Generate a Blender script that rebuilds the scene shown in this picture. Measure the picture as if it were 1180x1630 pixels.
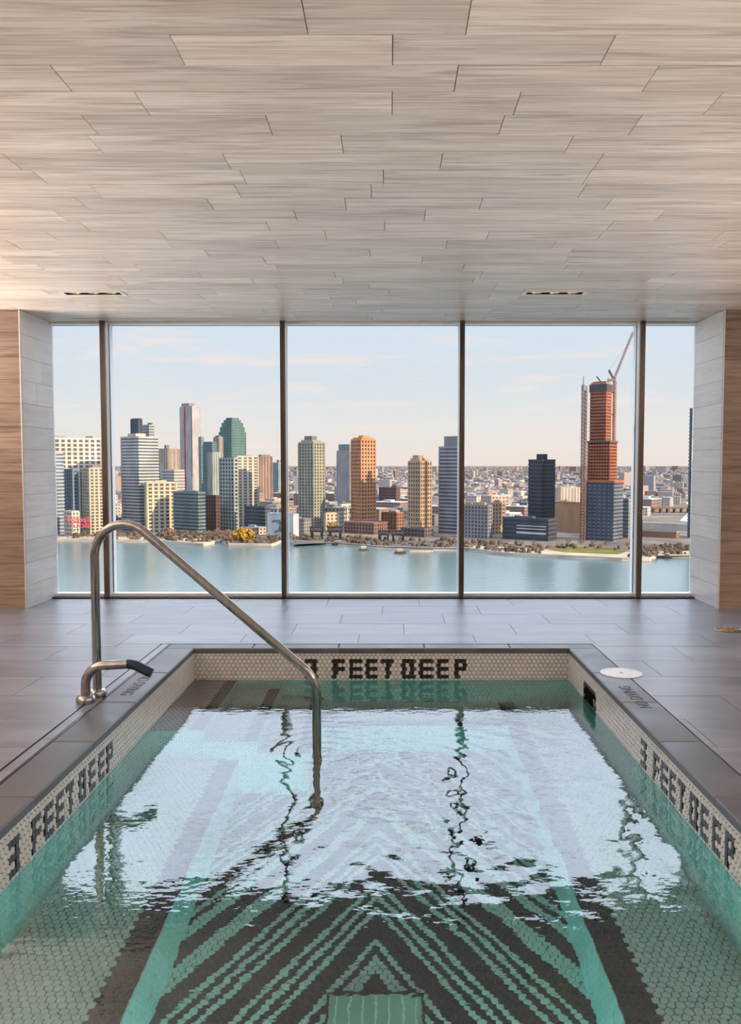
import bpy, math, random
import numpy as np
from mathutils import Vector, Matrix

S = bpy.context.scene
COL = S.collection
for _o in list(bpy.data.objects):
    bpy.data.objects.remove(_o)
random.seed(7)
PI = math.pi

# ------------------------------------------------------------------ camera
FPX, PX0, PY0, CAMZ = 1330.0, 620.0, 815.0, 1.2
PITCH = math.atan(75.0 / FPX)
cam_d = bpy.data.cameras.new('camera')
cam = bpy.data.objects.new('camera', cam_d)
COL.objects.link(cam)
cam.location = (0, 0, CAMZ)
cam.rotation_euler = (PI / 2 - PITCH, 0, 0)
cam_d.sensor_fit = 'VERTICAL'
cam_d.sensor_height = 36.0
cam_d.lens = 36.0 * FPX / 1630.0
cam_d.shift_x = -30.0 / 1630.0
cam_d.clip_start = 0.05
cam_d.clip_end = 90000
S.camera = cam

# ------------------------------------------------------------------ world: hazy late afternoon sky with low cloud streaks
W = bpy.data.worlds.new('sky')
S.world = W
W.use_nodes = True
nt = W.node_tree
for n in list(nt.nodes):
    nt.nodes.remove(n)
N = nt.nodes.new
L = nt.links.new
tc = N('ShaderNodeTexCoord')
sep = N('ShaderNodeSeparateXYZ'); L(tc.outputs['Generated'], sep.inputs[0])
ramp = N('ShaderNodeValToRGB')
mz = N('ShaderNodeMapRange'); mz.inputs[1].default_value = 0.0; mz.inputs[2].default_value = 0.5
L(sep.outputs[2], mz.inputs[0]); L(mz.outputs[0], ramp.inputs[0])
els = ramp.color_ramp.elements
stops = [(0.0, (0.90, 0.79, 0.72)), (0.09, (0.84, 0.82, 0.80)), (0.20, (0.72, 0.79, 0.85)), (0.34, (0.70, 0.80, 0.92)),
         (0.54, (2.1, 2.4, 2.95)), (0.85, (2.9, 3.35, 4.0)), (1.0, (2.9, 3.35, 4.0))]
els[0].position, els[0].color = stops[0][0], (*[c / 4 for c in stops[0][1]], 1)
els[1].position, els[1].color = stops[-1][0], (*[c / 4 for c in stops[-1][1]], 1)
for p_, c_ in stops[1:-1]:
    e = els.new(p_); e.color = (*[c / 4 for c in c_], 1)
mp = N('ShaderNodeMapping'); mp.inputs['Scale'].default_value = (5.0, 5.0, 38.0)
L(tc.outputs['Generated'], mp.inputs[0])
cn = N('ShaderNodeTexNoise'); cn.inputs['Scale'].default_value = 1.6; cn.inputs['Detail'].default_value = 6; cn.inputs['Roughness'].default_value = 0.55
L(mp.outputs[0], cn.inputs['Vector'])
cr = N('ShaderNodeMapRange'); cr.inputs[1].default_value = 0.53; cr.inputs[2].default_value = 0.70; cr.inputs[4].default_value = 0.75
L(cn.outputs[0], cr.inputs[0])
cmix = N('ShaderNodeMix'); cmix.data_type = 'RGBA'
cmix.inputs[7].default_value = (0.236, 0.206, 0.195, 1)
L(cr.outputs[0], cmix.inputs[0]); L(ramp.outputs[0], cmix.inputs[6])
bg = N('ShaderNodeBackground'); bg.inputs[1].default_value = 4.0
L(cmix.outputs[2], bg.inputs[0])
wo = N('ShaderNodeOutputWorld'); L(bg.outputs[0], wo.inputs[0])

# low warm sun from the right, slightly behind the room
sun_d = bpy.data.lights.new('sun', 'SUN'); sun_d.energy = 12.0; sun_d.color = (1.0, 0.74, 0.47); sun_d.angle = 0.01
sun = bpy.data.objects.new('sun', sun_d); COL.objects.link(sun)
_b, _e = math.radians(28), math.radians(22)
sdir = Vector((math.cos(_b) * math.cos(_e), -math.sin(_b) * math.cos(_e), math.sin(_e)))
sun.rotation_euler = (-sdir).to_track_quat('-Z', 'Y').to_euler()
sun.location = (60, -20, 40)

vs = S.view_settings
vs.view_transform = 'Standard'; vs.look = 'None'; vs.gamma = 1.0; vs.use_curve_mapping = False
vs.exposure = 0.0
S.cycles.sample_clamp_indirect = 4.0
S.cycles.max_bounces = 14; S.cycles.diffuse_bounces = 5; S.cycles.transparent_max_bounces = 16
S.cycles.transmission_bounces = 10; S.cycles.glossy_bounces = 6

# ------------------------------------------------------------------ helpers
def ray(u, v):
    a = (u - PX0) / FPX; b = (PY0 - v) / FPX
    return Vector((a, math.cos(PITCH) + b * math.sin(PITCH), -math.sin(PITCH) + b * math.cos(PITCH)))
def on_z(u, v, z):
    d = ray(u, v); return Vector((0, 0, CAMZ)) + d * ((z - CAMZ) / d.z)
def on_y(u, v, y):
    d = ray(u, v); return Vector((0, 0, CAMZ)) + d * (y / d.y)

class MB:
    def __init__(s): s.v = []; s.f = []; s.m = []
    def add(s, vs_, fs, mi=0):
        b = len(s.v); s.v.extend([tuple(v) for v in vs_])
        s.f.extend([tuple(b + i for i in f) for f in fs]); s.m.extend([mi] * len(fs)); return s
    def box(s, x0, x1, y0, y1, z0, z1, mi=0):
        return s.add([(x0,y0,z0),(x1,y0,z0),(x1,y1,z0),(x0,y1,z0),(x0,y0,z1),(x1,y0,z1),(x1,y1,z1),(x0,y1,z1)],
                     [(0,3,2,1),(4,5,6,7),(0,1,5,4),(1,2,6,5),(2,3,7,6),(3,0,4,7)], mi)
    def bbox(s, x0, x1, y0, y1, z0, z1, c=0.003, mi=0):
        # box whose top edges are chamfered
        vs_ = [(x0,y0,z0),(x1,y0,z0),(x1,y1,z0),(x0,y1,z0),(x0,y0,z1-c),(x1,y0,z1-c),(x1,y1,z1-c),(x0,y1,z1-c),
               (x0+c,y0+c,z1),(x1-c,y0+c,z1),(x1-c,y1-c,z1),(x0+c,y1-c,z1)]
        fs = [(0,3,2,1),(8,9,10,11)]
        for i in range(4):
            j = (i + 1) % 4
            fs += [(i, j, 4 + j, 4 + i), (4 + i, 4 + j, 8 + j, 8 + i)]
        return s.add(vs_, fs, mi)
    def bar(s, p, q, r, mi=0, up=Vector((0, 0, 1))):
        p = Vector(p); q = Vector(q); d = (q - p).normalized()
        if abs(d.dot(up)) > 0.98: up = Vector((1, 0, 0))
        a = d.cross(up).normalized() * r; b = d.cross(a).normalized() * r
        vs_ = [p+a+b, p-a+b, p-a-b, p+a-b, q+a+b, q-a+b, q-a-b, q+a-b]
        return s.add(vs_, [(0,1,2,3),(7,6,5,4),(0,4,5,1),(1,5,6,2),(2,6,7,3),(3,7,4,0)], mi)
    def tube(s, pts, r, n=20, caps=True, mi=0):
        pts = [Vector(p) for p in pts]; rs = r if isinstance(r, (list, tuple)) else [r] * len(pts)
        t0 = (pts[1] - pts[0]).normalized()
        a = t0.orthogonal().normalized(); rings = []; b0 = len(s.v)
        for i, p in enumerate(pts):
            if i == 0: t = t0
            elif i == len(pts) - 1: t = (pts[i] - pts[i-1]).normalized()
            else: t = ((pts[i+1] - pts[i]).normalized() + (pts[i] - pts[i-1]).normalized()).normalized()
            a = (a - t * a.dot(t)).normalized(); b = t.cross(a)
            for k in range(n):
                th = 2 * PI * k / n
                s.v.append(tuple(p + (a * math.cos(th) + b * math.sin(th)) * rs[i]))
        for i in range(len(pts) - 1):
            for k in range(n):
                k2 = (k + 1) % n
                s.f.append((b0+i*n+k, b0+i*n+k2, b0+(i+1)*n+k2, b0+(i+1)*n+k)); s.m.append(mi)
        if caps:
            s.f.append(tuple(b0 + k for k in reversed(range(n)))); s.m.append(mi)
            e_ = b0 + (len(pts) - 1) * n
            s.f.append(tuple(e_ + k for k in range(n))); s.m.append(mi)
        return s
    def lathe(s, prof, c=(0, 0, 0), n=32, mi=0):
        b0 = len(s.v)
        for r, z in prof:
            for k in range(n):
                th = 2 * PI * k / n
                s.v.append((c[0] + r * math.cos(th), c[1] + r * math.sin(th), c[2] + z))
        for i in range(len(prof) - 1):
            for k in range(n):
                k2 = (k + 1) % n
                s.f.append((b0+i*n+k, b0+i*n+k2, b0+(i+1)*n+k2, b0+(i+1)*n+k)); s.m.append(mi)
        s.f.append(tuple(b0 + k for k in reversed(range(n)))); s.m.append(mi)
        e_ = b0 + (len(prof) - 1) * n
        s.f.append(tuple(e_ + k for k in range(n))); s.m.append(mi)
        return s
    def mesh(s, name, mats, smooth=False):
        me = bpy.data.meshes.new(name); me.from_pydata(s.v, [], s.f)
        for m_ in (mats if isinstance(mats, (list, tuple)) else [mats]): me.materials.append(m_)
        me.polygons.foreach_set('material_index', s.m)
        if smooth:
            me.polygons.foreach_set('use_smooth', [True] * len(s.f))
        me.update(); return me
    def build(s, name, mats, parent=None, smooth=False, kind=None):
        o = bpy.data.objects.new(name, s.mesh(name, mats, smooth)); COL.objects.link(o)
        if parent: o.parent = parent
        if kind: o['kind'] = kind
        if smooth:
            mo = o.modifiers.new('edge', 'EDGE_SPLIT'); mo.split_angle = math.radians(40)
        return o

def empty(name, loc=(0, 0, 0), rz=0):
    o = bpy.data.objects.new(name, None); COL.objects.link(o); o.location = loc; o.rotation_euler = (0, 0, rz)
    o.empty_display_size = 0.1; return o
def tag(o, label, cat, group=None):
    o['label'] = label; o['category'] = cat
    if group: o['group'] = group
    return o
def struct(o, label=None, cat=None):
    o['kind'] = 'structure'
    if label: o['label'] = label
    if cat: o['category'] = cat
    return o
def inst(mesh, name, parent, loc=(0, 0, 0), rot=(0, 0, 0), sc=(1, 1, 1)):
    o = bpy.data.objects.new(name, mesh); COL.objects.link(o); o.parent = parent
    o.location = loc; o.rotation_euler = rot; o.scale = sc; return o

# ------------------------------------------------------------------ materials
def mat(name, col=(0.8, 0.8, 0.8), rough=0.5, metal=0.0, spec=0.5):
    m = bpy.data.materials.new(name); m.use_nodes = True
    b = m.node_tree.nodes['Principled BSDF']
    b.inputs['Base Color'].default_value = (*col, 1); b.inputs['Roughness'].default_value = rough
    b.inputs['Metallic'].default_value = metal; b.inputs['Specular IOR Level'].default_value = spec
    return m
def noisy(name, c0, c1, scale=(8, 8, 8), rough=0.6, detail=5, bump=0.0, metal=0.0, lo=0.35, hi=0.65, rand=0.0, coords='pos', r2=None, spec=0.5, rough_n=0.5):
    m = mat(name, c0, rough, metal, spec); t = m.node_tree; b = t.nodes['Principled BSDF']
    n = t.nodes.new; l = t.links.new
    if coords == 'pos':
        g = n('ShaderNodeNewGeometry'); src = g.outputs['Position']
    else:
        g = n('ShaderNodeTexCoord'); src = g.outputs['Object']
    ma = n('ShaderNodeMapping'); ma.inputs['Scale'].default_value = scale
    l(src, ma.inputs[0])
    oi = n('ShaderNodeObjectInfo')
    if rand:
        mu = n('ShaderNodeMath'); mu.operation = 'MULTIPLY'; mu.inputs[1].default_value = 37.0; l(oi.outputs['Random'], mu.inputs[0])
        cb = n('ShaderNodeCombineXYZ'); l(mu.outputs[0], cb.inputs[0]); l(mu.outputs[0], cb.inputs[1]); l(mu.outputs[0], cb.inputs[2])
        l(cb.outputs[0], ma.inputs['Location'])
    no = n('ShaderNodeTexNoise'); no.inputs['Scale'].default_value = 1.0; no.inputs['Detail'].default_value = detail; no.inputs['Roughness'].default_value = rough_n
    l(ma.outputs[0], no.inputs['Vector'])
    mr = n('ShaderNodeMapRange'); mr.inputs[1].default_value = lo; mr.inputs[2].default_value = hi; l(no.outputs[0], mr.inputs[0])
    mx = n('ShaderNodeMix'); mx.data_type = 'RGBA'; mx.inputs[6].default_value = (*c0, 1); mx.inputs[7].default_value = (*c1, 1)
    l(mr.outputs[0], mx.inputs[0]); out = mx.outputs[2]
    if rand:
        hs = n('ShaderNodeHueSaturation'); r_ = n('ShaderNodeMapRange'); r_.inputs[3].default_value = 1 - rand; r_.inputs[4].default_value = 1 + rand
        l(oi.outputs['Random'], r_.inputs[0]); l(r_.outputs[0], hs.inputs['Value']); l(out, hs.inputs['Color']); out = hs.outputs[0]
    l(out, b.inputs['Base Color'])
    if r2 is not None:
        rr = n('ShaderNodeMapRange'); rr.inputs[3].default_value = rough; rr.inputs[4].default_value = r2; l(mr.outputs[0], rr.inputs[0]); l(rr.outputs[0], b.inputs['Roughness'])
    if bump:
        bu = n('ShaderNodeBump'); bu.inputs['Strength'].default_value = bump; bu.inputs['Distance'].default_value = 0.01
        l(no.outputs[0], bu.inputs['Height']); l(bu.outputs[0], b.inputs['Normal'])
    return m

def wood(name, scale, c_lo, c_mid, c_hi, rough=0.38):
    """wood-look porcelain: long fine grain, broad cream clouds and darker streaks, each plank shifted and tinted on its own"""
    m = mat(name, c_mid, rough); t = m.node_tree; b = t.nodes['Principled BSDF']; n = t.nodes.new; l = t.links.new
    g = n('ShaderNodeNewGeometry'); oi = n('ShaderNodeObjectInfo')
    mu = n('ShaderNodeMath'); mu.operation = 'MULTIPLY'; mu.inputs[1].default_value = 61.0; l(oi.outputs['Random'], mu.inputs[0])
    cb = n('ShaderNodeCombineXYZ')
    for i in range(3): l(mu.outputs[0], cb.inputs[i])
    def nz(sc, det, dist=0.0, rough_=0.55):
        ma = n('ShaderNodeMapping'); ma.inputs['Scale'].default_value = sc; l(g.outputs['Position'], ma.inputs[0]); l(cb.outputs[0], ma.inputs['Location'])
        no = n('ShaderNodeTexNoise'); no.inputs['Scale'].default_value = 1; no.inputs['Detail'].default_value = det; no.inputs['Distortion'].default_value = dist; no.inputs['Roughness'].default_value = rough_
        l(ma.outputs[0], no.inputs['Vector']); return no.outputs[0]
    sx = scale
    grain = nz(tuple(v * 5.0 if v > 1 else 2.6 for v in sx), 6, 0.4, 0.65)
    cloud = nz(tuple(v * 0.55 if v > 1 else 1.1 for v in sx), 4, 0.8)
    streak = nz(tuple(v * 1.6 if v > 1 else 1.5 for v in sx), 3, 1.2)
    r1 = n('ShaderNodeMapRange'); r1.inputs[1].default_value = 0.30; r1.inputs[2].default_value = 0.70; l(cloud, r1.inputs[0])
    mx = n('ShaderNodeMix'); mx.data_type = 'RGBA'; mx.inputs[6].default_value = (*c_mid, 1); mx.inputs[7].default_value = (*c_hi, 1); l(r1.outputs[0], mx.inputs[0])
    r2 = n('ShaderNodeMapRange'); r2.inputs[1].default_value = 0.50; r2.inputs[2].default_value = 0.74; r2.inputs[4].default_value = 0.8; l(streak, r2.inputs[0])
    m2 = n('ShaderNodeMix'); m2.data_type = 'RGBA'; m2.inputs[7].default_value = (*c_lo, 1); l(mx.outputs[2], m2.inputs[6]); l(r2.outputs[0], m2.inputs[0])
    r3 = n('ShaderNodeMapRange'); r3.inputs[1].default_value = 0.46; r3.inputs[2].default_value = 0.70; r3.inputs[4].default_value = 0.6; l(grain, r3.inputs[0])
    m3 = n('ShaderNodeMix'); m3.data_type = 'RGBA'; m3.inputs[7].default_value = (*c_lo, 1); l(m2.outputs[2], m3.inputs[6]); l(r3.outputs[0], m3.inputs[0])
    hs = n('ShaderNodeHueSaturation'); rv = n('ShaderNodeMapRange'); rv.inputs[3].default_value = 0.88; rv.inputs[4].default_value = 1.1
    l(oi.outputs['Random'], rv.inputs[0]); l(rv.outputs[0], hs.inputs['Value']); l(m3.outputs[2], hs.inputs['Color'])
    l(hs.outputs[0], b.inputs['Base Color'])
    bu = n('ShaderNodeBump'); bu.inputs['Strength'].default_value = 0.12; bu.inputs['Distance'].default_value = 0.004; l(grain, bu.inputs['Height']); l(bu.outputs[0], b.inputs['Normal'])
    return m

WD = ((0.36, 0.27, 0.22), (0.70, 0.58, 0.495), (0.92, 0.82, 0.74))
M_ceil = wood('wood_look_ceiling', (0.9, 16, 16), *WD, rough=0.34)
M_wallx = wood('wood_look_front_shaded', (0.9, 16, 16), (0.13, 0.08, 0.058), (0.29, 0.195, 0.145), (0.40, 0.29, 0.225), rough=0.4)  # darker copy of the return planks, dimmer light put into the colour
M_wally = wood('wood_look_return_lit', (16, 0.9, 16), (0.76, 0.74, 0.73), (0.88, 0.87, 0.86), (0.93, 0.925, 0.92), rough=0.3)  # same planks, paled so the colour carries the window light
M_joint = mat('dark_joint', (0.10, 0.08, 0.07), 0.9)
M_deck = noisy('grey_stone_tile', (0.17, 0.185, 0.225), (0.26, 0.275, 0.325), (2.2, 5.5, 5), 0.31, 5, 0.01, rand=0.10, r2=0.35)
M_coping = noisy('dark_coping_stone', (0.075, 0.078, 0.088), (0.13, 0.135, 0.15), (5, 5, 9), 0.34, 6, 0.08, rand=0.08, r2=0.5)
M_groutdeck = mat('deck_grout', (0.05, 0.05, 0.052), 0.9)
M_hexw = noisy('ivory_hexagon_tile', (0.73, 0.715, 0.69), (0.83, 0.82, 0.80), (30, 30, 30), 0.22, 2, rand=0.05)
M_hexk = noisy('black_hexagon_tile', (0.012, 0.012, 0.012), (0.03, 0.029, 0.028), (60, 60, 60), 0.3, 2, rand=0.1)
M_grout = noisy('pool_grout', (0.095, 0.08, 0.07), (0.15, 0.125, 0.11), (9, 9, 9), 0.95)
M_steel = noisy('brushed_steel', (0.36, 0.345, 0.33), (0.46, 0.44, 0.425), (40, 40, 3), 0.09, 3, metal=1.0)
M_steel2 = mat('polished_steel', (0.45, 0.43, 0.42), 0.2, 1.0)
M_rubber = mat('navy_rubber', (0.012, 0.032, 0.06), 0.35)
M_bronze = noisy('bronze_anodised', (0.10, 0.075, 0.06), (0.15, 0.115, 0.09), (30, 30, 2), 0.28, 2, metal=0.7)
M_alu = mat('white_aluminium', (0.9, 0.9, 0.9), 0.3, 0.0)
M_black = mat('black_gasket', (0.01, 0.01, 0.01), 0.5)
M_white = mat('white_plastic', (0.85, 0.85, 0.84), 0.35)
M_trimw = mat('cream_trim', (0.80, 0.76, 0.70), 0.4)
M_brass = noisy('brass', (0.75, 0.48, 0.14), (0.85, 0.58, 0.2), (50, 50, 50), 0.28, 2, metal=1.0)
M_plaster = noisy('warm_plaster', (0.50, 0.48, 0.46), (0.60, 0.58, 0.56), (2, 2, 6), 0.7)
M_grate = noisy('pale_drain_cover', (0.42, 0.46, 0.36), (0.52, 0.55, 0.45), (8, 8, 8), 0.3, 2)

def emit(name, col, st):
    m = mat(name, (0, 0, 0)); b = m.node_tree.nodes['Principled BSDF']
    b.inputs['Emission Color'].default_value = (*col, 1); b.inputs['Emission Strength'].default_value = st; return m
M_lamp = emit('warm_lamp', (1.0, 0.72, 0.38), 0.5)
M_led = emit('pool_lens', (0.45, 1.0, 0.9), 2.0)

def glass_mat():
    m = bpy.data.materials.new('window_glass'); m.use_nodes = True; t = m.node_tree
    for n_ in list(t.nodes): t.nodes.remove(n_)
    n = t.nodes.new; l = t.links.new
    tr = n('ShaderNodeBsdfTransparent'); tr.inputs[0].default_value = (0.985, 0.99, 0.99, 1)
    gl = n('ShaderNodeBsdfGlossy'); gl.inputs['Roughness'].default_value = 0.0
    fr = n('ShaderNodeFresnel'); fr.inputs[0].default_value = 1.2
    mx = n('ShaderNodeMixShader'); o = n('ShaderNodeOutputMaterial')
    l(fr.outputs[0], mx.inputs[0]); l(tr.outputs[0], mx.inputs[1]); l(gl.outputs[0], mx.inputs[2]); l(mx.outputs[0], o.inputs[0])
    return m
M_glass = glass_mat()

def water_mat():
    m = bpy.data.materials.new('pool_water'); m.use_nodes = True; t = m.node_tree
    for n_ in list(t.nodes): t.nodes.remove(n_)
    n = t.nodes.new; l = t.links.new
    rf = n('ShaderNodeBsdfRefraction'); rf.inputs['Roughness'].default_value = 0.0; rf.inputs['IOR'].default_value = 1.333
    gl = n('ShaderNodeBsdfGlossy'); gl.inputs['Roughness'].default_value = 0.0
    fr = n('ShaderNodeFresnel'); fr.inputs[0].default_value = WATER_F
    mx = n('ShaderNodeMixShader'); o = n('ShaderNodeOutputMaterial')
    l(fr.outputs[0], mx.inputs[0]); l(rf.outputs[0], mx.inputs[1]); l(gl.outputs[0], mx.inputs[2]); l(mx.outputs[0], o.inputs[0])
    ab = n('ShaderNodeVolumeAbsorption'); ab.inputs[0].default_value = (0.05, 0.93, 0.86, 1); ab.inputs[1].default_value = 0.10
    l(ab.outputs[0], o.inputs[1])
    g = n('ShaderNodeNewGeometry'); ma = n('ShaderNodeMapping'); ma.inputs['Scale'].default_value = (16, 26, 16); l(g.outputs['Position'], ma.inputs[0])
    no = n('ShaderNodeTexNoise'); no.inputs['Scale'].default_value = 1; no.inputs['Detail'].default_value = 2; l(ma.outputs[0], no.inputs['Vector'])
    bu = n('ShaderNodeBump'); bu.inputs['Strength'].default_value = 0.08; bu.inputs['Distance'].default_value = 0.01
    l(no.outputs[0], bu.inputs['Height'])
    for x in (rf, gl): l(bu.outputs[0], x.inputs['Normal'])
    l(bu.outputs[0], fr.inputs['Normal'])
    return m
WATER_F = 2.2
M_water = water_mat()

# ------------------------------------------------------------------ dimensions (metres)
CEIL = 2.468
YW = 7.55            # glazing plane
YC = 6.92            # front of the wall piers
XL, XR = -3.03, 2.745   # pier returns
PXL, PXR = -1.285, 1.18 # pool walls
PYF, PYN = 5.415, 0.70  # far and near pool walls
ZW = -0.208          # water level
ZB = -0.708          # bench
ZF = -1.108          # pool floor
RXL, RXR = -0.81, 0.71  # bench risers
BYF, BYN = 4.95, 1.15   # far and near riser
RL, RR, RB = -5.4, 5.2, -4.5  # room left, right, back

# ------------------------------------------------------------------ ceiling
cl = MB().box(RL, RR, RB, YW + 0.25, CEIL + 0.012, CEIL + 0.25)
ceiling = struct(cl.build('ceiling', M_joint))
ub = MB().box(-0.5, 0.5, -0.5, 0.5, 0, 1)
m_plank = ub.mesh('plank', M_ceil)
# recessed linear downlights leave openings in the planks
SLOTS = [(-2.195, 6.268), (1.222, 6.258)]
SW, SD = 0.46, 0.135
rows = []
y = 2.548 - 0.19
row_y = []
yy = 2.548 - 0.19 * 3
while yy < YW + 0.1:
    row_y.append(yy); yy += 0.1888
known = {2: [-1.22, -0.24, 0.225, 1.1], 3: [-0.65, 0.01, 0.67], 4: [-1.08, 0.22, 0.86], 5: [-0.87, 0.01, 0.45, 1.14], 6: [-1.12, -0.45, 0.42, 0.92]}
def plank(x0, x1, y0, y1, n='plank', mesh=None):
    dz = random.uniform(0, 0.0016)
    g = 0.0014
    inst(mesh or m_plank, n, ceiling, ((x0 + x1) / 2, (y0 + y1) / 2, CEIL + dz), (0, 0, 0), (x1 - x0 - 2 * g, y1 - y0 - 2 * g, 0.012))
for ri, y0 in enumerate(row_y):
    y1 = min(y0 + 0.1888, YW + 0.06)
    half = 0.5 * (y1 / 1330 * 1330) * 1.0
    xs = []
    if ri in known:
        xs = list(known[ri])
    else:
        x = -random.uniform(0.0, 0.9); xs = [x]
    while xs[0] > RL + 1.2: xs.insert(0, xs[0] - random.choice([0.62, 0.66, 0.9, 0.98, 1.2]))
    while xs[-1] < RR - 1.2: xs.append(xs[-1] + random.choice([0.62, 0.66, 0.9, 0.98, 1.2]))
    xs = [RL] + xs + [RR]
    for a, b in zip(xs[:-1], xs[1:]):
        segs = [(a, b, y0, y1)]
        for sx, sy in SLOTS:
            out = []
            for (p, q, r, s_) in segs:
                hx0, hx1, hy0, hy1 = sx - SW/2, sx + SW/2, sy - SD/2, sy + SD/2
                if q <= hx0 or p >= hx1 or s_ <= hy0 or r >= hy1: out.append((p, q, r, s_)); continue
                if p < hx0: out.append((p, hx0, r, s_))
                if q > hx1: out.append((hx1, q, r, s_))
                m0, m1 = max(p, hx0), min(q, hx1)
                if r < hy0: out.append((m0, m1, r, hy0))
                if s_ > hy1: out.append((m0, m1, hy1, s_))
            segs = out
        for s_ in segs: plank(*s_)
# ceiling behind the camera: one slab with the same finish
rs = MB()
yb = row_y[0]
while yb > RB:
    rs.box(RL, RR, max(RB, yb - 0.1888) + 0.0014, yb - 0.0014, CEIL, CEIL + 0.012); yb -= 0.1888
rs.build('rear_planking', M_ceil, ceiling, kind='stuff')

# linear slot diffusers near the glazing
for x0, x1, lab in ((-2.76, -1.15, 'thin dark air slot in ceiling above the left window bays'), (0.93, 2.63, 'thin dark air slot in ceiling above the right window bays')):
    d = empty('air_slot', ((x0 + x1) / 2, 7.34, CEIL)); tag(d, lab, 'air vent')
    w = (x1 - x0) / 2
    MB().box(-w, w, -0.007, 0.007, -0.0015, 0.0005).build('slot_opening', M_black, d)
    MB().box(-w, w, -0.012, -0.007, -0.002, 0.001).box(-w, w, 0.007, 0.012, -0.002, 0.001).build('slot_frame', M_ceil, d)

def slot_light(x, y, label, energy, cut=True):
    d = empty('recessed_downlight', (x, y, CEIL)); tag(d, label, 'ceiling light')
    h = 0.10 if cut else 0.0
    w, dd = SW / 2, SD / 2
    f = MB(); t = 0.022
    f.box(-w - .006, w + .006, -dd - .006, -dd + t, -0.004, 0.004).box(-w - .006, w + .006, dd - t, dd + .006, -0.004, 0.004)
    f.box(-w - .006, -w + t, -dd + t, dd - t, -0.004, 0.004).box(w - t, w + .006, -dd + t, dd - t, -0.004, 0.004)
    f.build('trim_frame', M_trimw, d)
    b_ = MB(); iw, idd = w - t, dd - t
    b_.box(-iw - .004, -iw, -idd, idd, 0, 0.011).box(iw, iw + .004, -idd, idd, 0, 0.011).box(-iw, iw, -idd - .004, -idd, 0, 0.011).box(-iw, iw, idd, idd + .004, 0, 0.011)
    b_.box(-iw, iw, -idd, idd, 0.0095, 0.0115)
    b_.build('black_housing', M_black, d)
    for k in (-1, 0, 1):
        lx = k * iw * 0.64
        MB().lathe([(0.034, 0.0092), (0.036, 0.004), (0.040, 0.003), (0.042, 0.0092)], (lx, 0, 0), 20).build('lamp_ring', M_brass, d)
        MB().lathe([(0.033, 0.0092), (0.033, 0.006), (0.026, 0.0048)], (lx, 0, 0), 20).build('lamp_lens', M_lamp, d)
    ld = bpy.data.lights.new('downlight_beam', 'AREA'); ld.shape = 'RECTANGLE'; ld.size = iw * 1.8; ld.size_y = idd * 1.6
    ld.energy = energy; ld.color = (1.0, 0.80, 0.60); ld.spread = math.radians(130)
    lo = bpy.data.objects.new('downlight_beam', ld); COL.objects.link(lo); lo.parent = d; lo.location = (0, 0, -0.006)
    return d
slot_light(SLOTS[0][0], SLOTS[0][1], 'recessed three-lamp ceiling light with cream frame near left pier', 0.02)
slot_light(SLOTS[1][0], SLOTS[1][1], 'recessed three-lamp ceiling light with cream frame right of centre', 0.02)
# the same fittings over the wall piers, and added fill copies behind the camera
for i, (x, y, en) in enumerate([(-3.62, 6.55, 6), (3.5, 6.55, 2)]):
    slot_light(x, y, ['recessed ceiling light outside the view washing the left pier', 'recessed ceiling light outside the view washing the right pier'][i], en, False)
for i, (x, y) in enumerate([(-2.2, 1.2), (1.22, 1.2), (-3.9, -1.4), (-0.5, -1.4), (2.9, -1.4)]):
    slot_light(x, y, 'recessed ceiling light added behind the camera as fill', 7, False)['group'] = 'added ceiling fill lights behind the camera'

# unseen fill uplighters added on the side walls to brighten the ceiling
def uplight(x, y, rz, label, en, ln=1.5):
    d = empty('fill_uplight', (x, y, 0.42), rz); tag(d, label, 'fill light', 'added fill uplights around the room')
    w = ln / 2
    MB().box(-w, w, 0.02, 0.16, -0.05, 0.0).box(-w, w, 0.15, 0.16, 0, 0.04).box(-w, w, 0.02, 0.03, 0, 0.04).build('trough', M_bronze, d)
    MB().box(-0.05, 0.05, 0.0, 0.03, -0.12, 0.0).build('bracket', M_bronze, d)
    MB().box(-w + .01, w - .01, 0.035, 0.145, 0.0, 0.012).build('lens', M_lamp, d)
    ld = bpy.data.lights.new('fill_uplight_beam', 'AREA'); ld.shape = 'RECTANGLE'; ld.size = ln; ld.size_y = 0.1; ld.energy = en; ld.color = UPC; ld.spread = math.radians(104)
    lo = bpy.data.objects.new('fill_uplight_beam', ld); COL.objects.link(lo); lo.parent = d; lo.location = (0, 0.09, 0.05)
    lo.rotation_euler = Vector((0, 0.55, 0.835)).to_track_quat('-Z', 'Y').to_euler()
UPC = (1.0, 0.91, 0.83); UPE = 78
for y in (-2.6, -0.4, 1.8, 4.0, 6.0):
    uplight(RL, y, -PI / 2, 'added bronze trough fill uplight on the left side wall outside the view', UPE)
    if y < 5: uplight(RR, y, PI / 2, 'added bronze trough fill uplight on the right side wall outside the view', UPE)

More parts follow.
